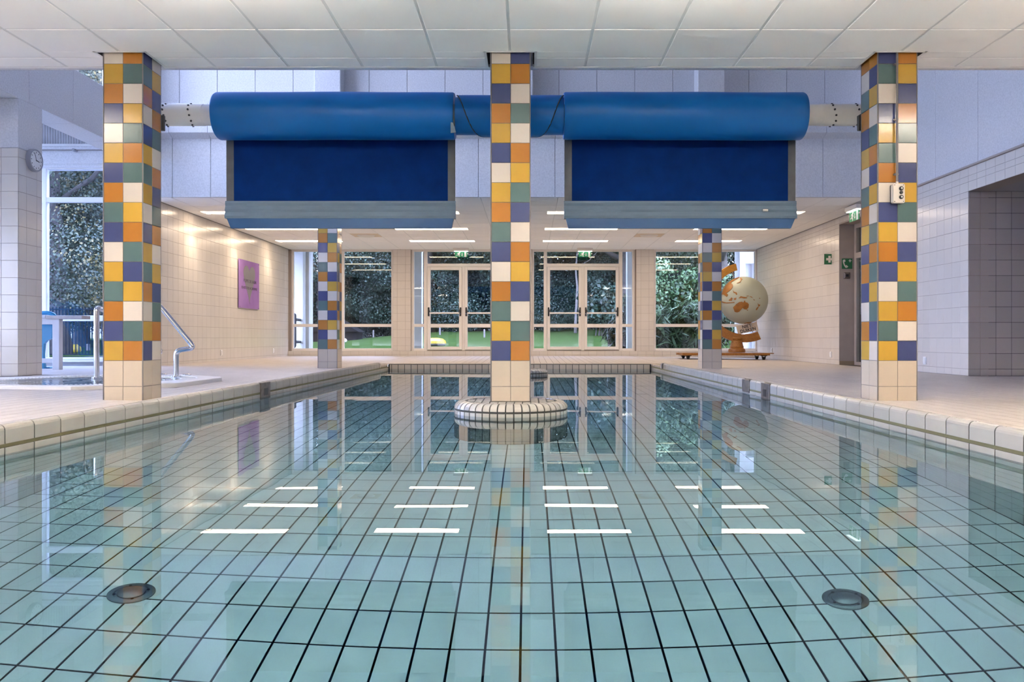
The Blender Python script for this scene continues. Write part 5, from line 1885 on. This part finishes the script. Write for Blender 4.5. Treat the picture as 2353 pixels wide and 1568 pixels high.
# meridian arc: half ring from the upper pin round the left side to below
def arc(a0, a1, r0, r1, d, name, mt, k=36):
    mb = MB()
    vs, fs = [], []
    for i in range(k + 1):
        a = math.radians(a0 + (a1 - a0) * i / k)
        for (r, y) in ((r0, -d), (r1, -d), (r1, d), (r0, d)):
            vs.append((gc.x + r * math.cos(a), gc.y + y, gc.z + r * math.sin(a)))
        if i:
            for j in range(4):
                fs.append((4 * i - 4 + j, 4 * i - 4 + (j + 1) % 4, 4 * i + (j + 1) % 4, 4 * i + j))
    fs.append((0, 1, 2, 3)); fs.append((4 * k + 3, 4 * k + 2, 4 * k + 1, 4 * k))
    mb.add(vs, [f[::-1] for f in fs])
    return mb.build(name, mt, gl)
pxr = GY / F
arc(103, 200, 70 * pxr, 86 * pxr, 0.075, 'upper_arc', M['woodbright'])
arc(200, 293, 78 * pxr, 97 * pxr, 0.075, 'lower_arc', M['wood'])
mb = MB(); mb.tube([(ux(1683), GY, uz(624)), (ux(1686), GY, uz(642))], 0.012, 10); mb.build('axis_pin', M['steel'], gl)
mb = MB(); mb.tube([(ux(1724), GY, uz(740)), (ux(1731), GY, uz(768))], 0.012, 10); mb.build('axis_pin', M['steel'], gl)
pc = ux(1693)
mb = MB()
mb.lathe([(0.185, uz(810)), (0.19, uz(807)), (0.18, uz(802)), (0.15, uz(800)), (0.155, uz(797)), (0.145, uz(795)), (0.125, uz(787)), (0.115, uz(783)), (0.13, uz(781)), (0.135, uz(778)), (0.12, uz(775))], pc, GY, 36)
mb.build('pedestal', M['wood'], gl, smooth=35)
pf = MB().bbox(ux(1560), ux(1757), GY - 0.42, GY + 0.36, uz(816.5), uz(811), 0.006)
pf.build('board', M['wood'], gl)
MB().bbox(ux(1555), ux(1778), GY - 0.02, GY + 0.10, uz(813.5), uz(811.5), 0.002).build('cross_board', M['wood'], gl)
for x in (1746, 1575):
    for y in (GY - 0.3, GY + 0.25):
        zt = uz(816.5)
        zd = deck(ux(x), y)
        MB().bbox(ux(x) - 0.07, ux(x) + 0.07, y - 0.04, y + 0.04, zt - 0.015, zt, 0.004).build('caster_plate', M['dark'], gl)
        mb = MB(); mb.tube([(ux(x) - 0.025, y, zd + 0.035), (ux(x) + 0.025, y, zd + 0.035)], 0.035, 20); mb.build('wheel', M['dark'], gl, smooth=40)
        mb = MB()
        for s_ in (-1, 1): mb.extrude([(-0.04, zt - 0.005), (0.04, zt - 0.005), (0.012, zd + 0.03), (-0.012, zd + 0.03)], s_ * 0.035 - 0.004, s_ * 0.035 + 0.004, Matrix(((0, 0, 1, ux(x)), (1, 0, 0, y), (0, 1, 0, 0), (0, 0, 0, 1))))
        mb.build('fork', M['dark'], gl)
# board saying NIET DUIKEN, wedged in the arc
sb = thing('warning_board', 'cream board reading NIET DUIKEN wedged in the stand of the globe', 'sign', tuple(px(1717, 758, GY)))
ang = math.radians(13)
c = px(1717.2, 754.5, GY + 0.02)
Mx = Matrix.Translation(c) @ Matrix.Rotation(-ang, 4, 'Y') @ frame_mx((0, 0, 0), (1, 0, 0), (0, 0, 1))
hw, hh = 24.2 * pxr, 9.8 * pxr
mb = MB(); mb.bbox(-hw, hw, -hh, hh, -0.008, 0.004, 0.002, Mx); bd = mb.build('board', M['board'], sb)
text_mesh('NIET', 10.3 * pxr, M['black'], bd, Mx @ Matrix.Translation((-0.5 * pxr, 4.3 * pxr, 0.0045)), 0.001, xs=0.98, bold=0.02)
text_mesh('DUIKEN', 10.3 * pxr, M['black'], bd, Mx @ Matrix.Translation((0.5 * pxr, -4.6 * pxr, 0.0045)), 0.001, xs=0.98, bold=0.02)

# ------------------------------------------------------------------ outdoors
def ground(x, y):
    base = 0.10 + 0.85 * clamp((y - 21.5) / 15.0)
    base -= 0.42 * clamp((-3.5 - x) / 4) * clamp((y - 21.5) / 15.0)
    return base + 0.04 * math.sin(x * 0.7) * clamp((y - 24) / 6)


mb = MB()
nx, ny = 60, 30
vs = [(-45 + 80 * i / nx, 20.2 + 36 * j / ny, ground(-45 + 80 * i / nx, 20.2 + 36 * j / ny)) for j in range(ny + 1) for i in range(nx + 1)]
fs = [(j * (nx + 1) + i, j * (nx + 1) + i + 1, (j + 1) * (nx + 1) + i + 1, (j + 1) * (nx + 1) + i) for j in range(ny) for i in range(nx)]
mb.add(vs, fs)
lawn = mb.build('lawn', M['grass'], None, smooth=60)
tag(lawn, kind='structure')
mb = MB()
vs = [(-45 + 34.2 * i / 20, -10 + 30.2 * j / 20, 0.06) for j in range(21) for i in range(21)]
fs = [(j * 21 + i, j * 21 + i + 1, (j + 1) * 21 + i + 1, (j + 1) * 21 + i) for j in range(20) for i in range(20)]
mb.add(vs, fs)
mb.box(-10.8, -6.2, AY + 0.3, 20.2, 0.0, 0.062)
yard = mb.build('lawn', M['grass'])
tag(yard, kind='structure')
MB().box(-45, -6.14, AY + 0.32, 15.2, 0.05, 0.13).build('terrace', M['outwhite']); bpy.data.objects['terrace']['kind'] = 'structure'
mb = MB()
vs = [(-45 + 80 * i / 20, 54 + 26 * j / 6, 0.25 + 0.7 * j) for j in range(7) for i in range(21)]
fs = [(j * 21 + i, j * 21 + i + 1, (j + 1) * 21 + i + 1, (j + 1) * 21 + i) for j in range(6) for i in range(20)]
mb.add(vs, fs)
sof = mb.build('forest_ground', M['soil']); tag(sof, kind='structure')

for k, (a, b, Yp) in enumerate(((950, 965.5, 21.6), (1441.5, 1453.5, 21.6))):
    x0, x1 = px(a, 0, Yp).x, px(b, 0, Yp).x
    t = thing('outside_pillar', ['white outside pillar seen through the doors left of the near middle column', 'white outside pillar seen through the doors right of the near middle column'][k], 'pillar', ((x0 + x1) / 2, Yp, 0.1), 'white pillars under the eaves')
    MB().bbox(x0 - 0.12 * (1 - k), x1 + 0.04, Yp, Yp + 0.3, 0.05, 3.6, 0.01).build('shaft', M['outwhite'], t)
    MB().bbox(x0 - 0.16, x1 + 0.08, Yp - 0.03, Yp + 0.33, 0.05, 0.16, 0.01).build('base', M['outwhite'], t)
t = thing('outside_pillar', 'broad white outside pillar beside the left end of the window wall', 'pillar', (-5.9, 21.2, 0.1), 'white pillars under the eaves')
MB().bbox(-6.35, px(710, 0, 21.2).x, 21.2, 21.6, 0.05, 3.6, 0.01).build('shaft', M['outwhite'], t)
MB().bbox(-6.35, px(697, 0, 20.95).x, 20.95, 21.2, 0.05, 3.6, 0.01).build('front_pier', M['outwhite'], t)
t = thing('outside_pillar', 'broad white outside wall pier beside the right end of the window wall', 'pillar', (5.9, 21.2, 0.1), 'white pillars under the eaves')
MB().bbox(px(1699, 0, 21.2).x, px(1713, 0, 21.2).x, 21.2, 21.7, 0.05, 3.6, 0.01).build('shaft', M['outwhite'], t)
MB().bbox(px(1712, 0, 21.5).x, 6.8, 21.5, 21.9, 0.05, 2.6, 0.01).build('recess_wall', M['outwhite'], t)
MB().bbox(px(1712, 0, 21.2).x, 6.8, 21.2, 21.7, 2.55, 3.6, 0.01).build('recess_head', M['outwhite'], t)
MB().bbox(px(1731.5, 0, 21.3).x, 6.8, 21.3, 21.6, 0.05, 2.6, 0.01).build('side_wall', M['outwhite'], t)
cn_ = struct('ceiling_canopy')
MB().box(-7, 7, WALLY + 0.25, 22.0, 3.55, 3.7).build('slab', M['outwhite'], cn_)
MB().box(-7, 7, WALLY + 0.05, WALLY + 0.3, HC + 0.04, 3.7).build('upstand', M['outwhite'], cn_)

gb = thing('grab_bar', 'dark tubular grab bar outside the left window', 'grab bar', tuple(px(678, 800, 20.7)))
Yg = 20.7
mb = MB(); mb.tube(smooth_path([px(672, 723, Yg), px(678, 723, Yg), px(678, 796, Yg), px(672, 800, Yg)], 0.05), 0.034, 12); mb.build('tube', M['graphite'], gb, smooth=60)
for y in (735, 786):
    q = px(680.5, y, Yg); mb = MB(); mb.tube([q, q + Vector((0.03, 0.26, 0))], [0.04, 0.03], 12); mb.build('fixing', M['graphite'], gb)


def leaves_mesh(name, blobs, n, size, mt, droop=0.3, long=1.0, seed=1, shell=0.55):
    """n diamond leaves scattered through ellipsoid clumps (x,y,z,rx,ry,rz)"""
    g = np.random.default_rng(seed)
    vol = np.array([b[3] * b[4] * b[5] for b in blobs]) ** 0.75
    pick = g.choice(len(blobs), n, p=vol / vol.sum())
    B = np.array(blobs)[pick]
    d = g.normal(size=(n, 3)); d /= np.linalg.norm(d, axis=1)[:, None]
    r = (shell + (1 - shell) * g.random(n) ** 0.6)[:, None]
    c = B[:, :3] + d * r * B[:, 3:6] + g.normal(size=(n, 3)) * size * 0.6
    nrm = d + g.normal(size=(n, 3)) * 0.7 + np.array([0, 0, 0.35]); nrm /= np.linalg.norm(nrm, axis=1)[:, None]
    ref = g.normal(size=(n, 3)); ref[:, 2] -= droop * 2
    u = np.cross(nrm, ref); u /= np.linalg.norm(u, axis=1)[:, None] + 1e-9
    v = np.cross(u, nrm)
    s = size * (0.6 + 0.8 * g.random(n))[:, None]
    L, W = s * long, s * (0.55 if long > 1.5 else 0.75) / max(1, long * 0.7)
    vs = np.stack([c - v * L * 0.5, c + u * W * 0.5 + nrm * s * 0.06, c + v * L * 0.5, c - u * W * 0.5 + nrm * s * 0.06], axis=1).reshape(-1, 3)
    me = bpy.data.meshes.new(name)
    me.vertices.add(4 * n); me.vertices.foreach_set('co', vs.astype(np.float32).ravel())
    me.loops.add(4 * n); me.loops.foreach_set('vertex_index', np.arange(4 * n, dtype=np.int32))
    me.polygons.add(n)
    me.polygons.foreach_set('loop_start', np.arange(0, 4 * n, 4, dtype=np.int32))
    me.polygons.foreach_set('loop_total', np.full(n, 4, dtype=np.int32))
    me.update(); me.validate()
    me.materials.append(mt)
    return me


def trunk_mesh(h, r, seed, mt, branches=5, lean=0.0, low=0.25):
    g = random.Random(seed)
    mb = MB()
    pts, rs = [], []
    x = y = 0.0
    for i in range(9):
        t = i / 8
        pts.append((x + lean * t * h, y, -0.25 + (h + 0.25) * t)); rs.append(r * (1.25 if i == 0 else 1 - 0.75 * t))
        x += g.uniform(-1, 1) * 0.05 * h / 8 * 2; y += g.uniform(-1, 1) * 0.05 * h / 8 * 2
    mb.tube(pts, rs, 10)
    for k in range(branches):
        t = low + (0.92 - low) * (k + g.random() * 0.6) / branches
        i = min(7, int(t * 8)); p = Vector(pts[i]).lerp(Vector(pts[i + 1]), t * 8 - i)
        a = g.uniform(0, 6.28); L = h * g.uniform(0.16, 0.3) * (1.15 - t * 0.5)
        q1 = p + Vector((math.cos(a) * L * 0.5, math.sin(a) * L * 0.5, L * 0.25)); q2 = p + Vector((math.cos(a) * L, math.sin(a) * L, L * 0.7))
        rr = r * (1 - 0.75 * t) * 0.5
        mb.tube([p, q1, q2], [rr, rr * 0.7, rr * 0.25], 7)
    me_o = mb
    me = bpy.data.meshes.new('trunk'); me.from_pydata(me_o.v, [], me_o.f); me.materials.append(mt)
    me.polygons.foreach_set('use_smooth', [True] * len(me.polygons))
    return me


def crown_blobs(h, w_, z0, n, seed):
    g = random.Random(seed)
    out = []
    for k in range(n):
        t = (k + 0.5) / n
        z = z0 + (h - z0) * t
        R = w_ * (0.45 + 0.55 * math.sin(PI * min(1, 0.25 + t * 0.75)))
        a = g.uniform(0, 6.28); rr = R * math.sqrt(g.random())
        s = w_ * g.uniform(0.28, 0.45)
        out.append((math.cos(a) * rr, math.sin(a) * rr, z + g.uniform(-0.3, 0.3), s, s, s * 0.7))
    return out


TREES = {}
for nm, (h, w_, z0, nb, nl, sz, mt, rt) in {
    'dark': (11.0, 3.4, 0.5, 46, 130000, 0.082, 'leafdark', 0.22),
    'mid': (10.0, 3.2, 0.9, 40, 115000, 0.082, 'leafmid', 0.20),
    'autumn': (11.5, 3.6, 1.2, 42, 150000, 0.062, 'leafautumn', 0.24),
    'high': (12.0, 3.8, 3.4, 34, 70000, 0.09, 'leafmid', 0.34)}.items():
    sd = len(TREES) * 17 + 3
    TREES[nm] = (leaves_mesh('crown', crown_blobs(h, w_, z0, nb, sd), nl, sz, M[mt], seed=sd), trunk_mesh(h * 0.85, rt, sd, M['bark'], 6))


def tree(kind, x, y, s, rz, label):
    z = ground(x, y) if y > 20 else 0.06
    t = thing('tree', label, 'tree', (x, y, z), 'trees behind the windows')
    for nm, me in zip(('crown', 'trunk'), TREES[kind]):
        o = bpy.data.objects.new(nm, me)
        link(o, t, Matrix.Translation((x, y, z)) @ Matrix.Rotation(rz, 4, 'Z') @ Matrix.Scale(s, 4))
    return t


spots = [
 ('dark', -15.5, 41, 1.0, 0.3, 'dark tree far left behind the first rear window'), ('dark', -10.3, 38.5, 1.05, 1.9, 'dark leafy tree behind the left rear window'),
 ('mid', -7.2, 43, 1.1, 2.7, 'grey green tree further back behind the left rear window'),
 ('dark', -4.6, 37.5, 1.0, 4.0, 'dark tree behind the left half of the glazed doors by the yellow tub'), ('dark', -0.6, 39, 1.1, 5.1, 'dark tree behind the right half of the glazed doors by the yellow tub'),
 ('mid', 2.6, 42, 1.1, 0.9, 'blue green tree behind the pale slender trunk'), ('dark', 0.9, 36.5, 0.9, 3.3, 'dark low tree between the two glazed door pairs'),
 ('mid', 6.2, 38, 1.05, 2.2, 'mid green tree behind the right glazed doors'), ('high', 3.8, 33.5, 1.0, 1.2, 'tall tree with a thick dark trunk behind the right glazed doors'),
 ('mid', 9.8, 36, 1.0, 5.6, 'mid green tree behind the rear window beside the globe'), ('high', 7.2, 29.5, 0.95, 3.0, 'tree with bare forking trunk behind the bright shrub'),
 ('dark', 12.8, 40, 1.1, 0.2, 'dark tree far right behind the globe'), ('dark', 5.0, 45, 1.2, 1.4, 'dark tree deep in the wood behind the right doors'),
 ('dark', -2.6, 46, 1.2, 2.4, 'dark tree deep in the wood behind the left doors'), ('dark', -12.6, 47, 1.25, 5.0, 'dark tree deep in the wood far left'), ('dark', -7.5, 48.5, 1.2, 0.5, 'dark tree deep in the wood behind the left window'),
 ('dark', 9.5, 47, 1.2, 3.9, 'dark tree deep in the wood behind the globe window'), ('dark', 1.4, 49, 1.25, 3.1, 'dark tree deepest in the wood behind the middle columns'),
 ('autumn', -15.2, 27.5, 1.0, 0.6, 'autumn coloured tree behind the annex window'), ('autumn', -18.6, 30, 1.15, 2.1, 'autumn coloured tree further left behind the annex window'),
 ('dark', -17.2, 33.5, 1.0, 4.4, 'dark tree between the autumn trees behind the annex window'), ('dark', -21.0, 36, 1.2, 1.0, 'dark tree deep behind the annex window'),
 ('autumn', -13.0, 22.5, 1.15, 3.7, 'autumn coloured tree nearest the annex, seen over the concrete beam'), ('mid', -23.5, 29, 1.2, 0.1, 'grey green tree far left behind the annex'),
]
for s_ in spots: tree(*s_)
bt = thing('tree', 'slender pale trunked tree behind the right glazed doors', 'tree', tuple(px(1322, 760, 33)), 'trees behind the windows')
b0 = WORLD[bt.name].translation
b0.z = ground(b0.x, 33)
o = bpy.data.objects.new('trunk', trunk_mesh(5.2, 0.06, 5, M['birch'], 5, 0.0, 0.5)); link(o, bt, Matrix.Translation(b0))
o = bpy.data.objects.new('crown', leaves_mesh('crown', [(0, 0, 5.2, 1.3, 1.3, 0.9), (0.7, 0, 4.3, 0.6, 0.6, 0.5), (-0.8, 0.2, 4.6, 0.7, 0.7, 0.5)], 2600, 0.17, M['leafmid'], seed=77)); link(o, bt, Matrix.Translation(b0))


def shrub(name, x, y, blobs, n, size, mt, long, label, seed, stems=9):
    z = ground(x, y)
    t = thing(name, label, 'shrub', (x, y, z), 'shrubs outside the windows')
    o = bpy.data.objects.new('foliage', leaves_mesh('foliage', blobs, n, size, M[mt], droop=0.5, long=long, seed=seed, shell=0.2))
    link(o, t, Matrix.Translation((x, y, z)))
    g = random.Random(seed)
    mb = MB()
    for k in range(stems):
        b = blobs[k % len(blobs)]
        p = Vector((b[0] * 0.4 + g.uniform(-0.2, 0.2), b[1] * 0.4, -0.1)); q = Vector((b[0] + g.uniform(-0.3, 0.3), b[1], b[2] + b[5] * 0.5))
        mb.tube([p, p.lerp(q, 0.5) + Vector((0, 0, 0.15)), q], [0.022, 0.016, 0.006], 6)
    me = bpy.data.meshes.new('stems'); me.from_pydata(mb.v, [], mb.f); me.materials.append(M['bark'])
    o = bpy.data.objects.new('stems', me); link(o, t, Matrix.Translation((x, y, z)))


for k, (x, lb) in enumerate(((-16, 'far left, beyond the left rear window'), (-12, 'behind the left rear window, by the shed'), (-8.2, 'behind the left rear window, by the wooden posts'), (-4.4, 'behind the doors with the yellow tub'),
                           (-0.6, 'behind the near middle column'), (3.2, 'behind the right glazed doors'), (7, 'behind the bright leafy shrub'), (11, 'behind the globe'))):
    shrub('undergrowth_bush', x, 41 + (k % 2) * 1.5, [(-1.4, 0, 0.9, 1.5, 0.9, 1.2), (1.3, 0.2, 1.0, 1.6, 0.9, 1.3), (0, -0.3, 0.6, 1.5, 0.8, 0.9)], 16000, 0.09, 'leafdark', 1.0, 'dark undergrowth bush at the wood edge ' + lb, 40 + k, 5)
shrub('leafy_shrub', 4.4, 25.5, [(-0.5, 0, 1.7, 0.7, 0.6, 0.6), (0.3, 0.2, 1.6, 0.8, 0.6, 0.6), (0.9, 0, 2.0, 0.6, 0.5, 0.5), (-0.2, 0, 2.4, 0.35, 0.35, 0.35), (1.7, 0, 1.6, 0.7, 0.6, 0.7), (0.4, 0, 1.0, 1.2, 0.6, 0.5)], 11000, 0.115, 'leaflight', 1.0, 'bright leafy shrub behind the window beside the globe', 21)
shrub('bamboo_shrub', 4.3, 23.6, [(-0.6, 0, 0.75, 0.6, 0.5, 0.45), (0.4, 0, 0.9, 0.7, 0.5, 0.5), (1.3, 0, 0.8, 0.6, 0.5, 0.45), (0.3, 0, 0.35, 1.3, 0.5, 0.3)], 9000, 0.15, 'leaflight', 2.6, 'bamboo like shrub with narrow leaves low behind the window beside the globe', 22)
shrub('bamboo_shrub', 2.75, 23.8, [(0.25, 0, 0.9, 0.4, 0.4, 0.5), (0.0, 0, 0.5, 0.45, 0.4, 0.35), (0.5, 0, 1.4, 0.35, 0.35, 0.35), (0.5, 0, 0.45, 0.45, 0.4, 0.4)], 4500, 0.15, 'leafmid', 2.6, 'bamboo like shrub with narrow leaves behind the right glazed doors', 23)
shrub('leafy_shrub', 2.7, 31, [(0, 0, 1.3, 0.8, 0.7, 0.9), (0.6, 0, 0.8, 0.9, 0.7, 0.7)], 3000, 0.14, 'leafdark', 1.2, 'grey leafless looking shrub behind the right glazed doors', 24)

for k, (x, y, Y, lb) in enumerate(((810, 776, 34, 'pale wooden post on the lawn behind the left rear window'), (858, 774, 36, 'second pale wooden post on the lawn behind the left rear window'), (1011, 764, 33, 'pale wooden post on the lawn behind the yellow tub'), (1113, 758, 31, 'pale wooden post on the lawn near the middle column'))):
    q = px(x, y, Y); z = ground(q.x, Y)
    o = MB().bbox(q.x - 0.035, q.x + 0.035, Y - 0.035, Y + 0.035, z - 0.1, z + 0.32, 0.015).build('wooden_post', M['birch'])
    tag(o, lb, 'post', 'posts on the lawn')
yt = thing('yellow_tub', 'yellow plastic tub with grey rim on the lawn behind the left doors', 'tub', tuple(px(1000, 795, 26)))
q = px(1000, 795, 26); z = ground(q.x, 26)
mb = MB(); mb.lathe([(0.25, z - 0.02), (0.34, z + 0.04), (0.34, z + 0.07)], q.x, q.y, 20); mb.build('base', M['conduit'], yt)
mb = MB(); mb.lathe([(0.36, z + 0.07), (0.34, z + 0.15), (0.25, z + 0.22), (0.1, z + 0.25)], q.x, q.y, 14); mb.build('lid', M['yellow'], yt)
q = px(793, 779, 30); z = ground(q.x, 30)
o = MB().lathe([(0.03, z), (0.06, z + 0.03), (0.075, z + 0.07), (0.05, z + 0.12), (0.02, z + 0.14)], q.x, q.y, 16).build('garden_ball', M['outwhite'], None, smooth=60)
tag(o, 'white ball lying on the lawn behind the left rear window', 'ball')
sh = thing('garden_shed', 'dark low shed roof beyond the left rear window', 'shed', tuple(px(722, 785, 33)))
q = px(735, 785, 33); z = ground(q.x, 33)
MB().box(q.x - 0.35, q.x + 1.5, 33, 34.2, z - 0.1, z + 0.45).build('wall', M['shed'], sh)
mb = MB(); mb.extrude([(-0.45, 0.4), (0.5, 1.05), (1.6, 0.4)], 0, 1.3, frame_mx((q.x, 34.2, z), (1, 0, 0), (0, 0, 1))); mb.build('roof', M['shed'], sh)

# fence beyond the annex
fn = thing('bar_fence', 'dark vertical bar fence beyond the annex window', 'fence', (-11, 18.6, 0.06))
FYY = 18.6
zt = CAMZ + (VY - 741) * FYY / F + 0.35
x = -14.0
while x < -9.0:
    mb = MB(); mb.box(x - 0.007, x + 0.007, FYY - 0.012, FYY + 0.012, CAMZ + (VY - 815) * FYY / F, zt); mb.build('bar', M['fence'], fn)
    x += 0.075 * 1.0
for y in (815, 741):
    z = CAMZ + (VY - y) * FYY / F + (0.3 if y == 741 else 0)
    MB().box(-14, -9, FYY - 0.015, FYY + 0.015, z - 0.012, z + 0.012).build('rail', M['fence'], fn)
for x in (-13.4, -11.5, -9.6):
    MB().box(x - 0.025, x + 0.025, FYY - 0.025, FYY + 0.025, 0.05, zt + 0.05).build('post', M['fence'], fn)
MB().box(-14, -9, FYY - 0.12, FYY - 0.02, 0.06, 0.16).build('kerb', M['fence'], fn)
for k, (x, y, r) in enumerate(((139, 807, 0.13), (173.5, 806, 0.16), (117, 809, 0.12))):
    q = px(x, y, 24.0)
    o = MB().lathe([(r * 0.4, 0.1), (r, 0.1 + r * 0.7), (r * 0.9, 0.1 + r * 1.4), (r * 0.3, 0.1 + r * 1.9)], q.x, 24.0, 12).build('garden_ball', M['yellow'], None, smooth=60)
    tag(o, ['small yellow ball on the grass right of the table leg', 'large yellow ball on the grass behind the fence', 'small yellow ball on the grass left of the table leg'][k], 'ball', 'yellow balls on the grass')
for k, x in enumerate((142, 164.5, 202)):
    q = px(x, 800, 25)
    o = MB().bbox(q.x - 0.05, q.x + 0.05, 24.95, 25.05, 0.05, CAMZ + (VY - 791) * 25 / F, 0.012).build('wooden_post', M['birch'])
    tag(o, ['pale post behind the bar fence, beside the table leg', 'pale post behind the bar fence, beside the large yellow ball', 'pale post behind the bar fence, beside the steel handrail'][k], 'post', 'posts behind the fence')
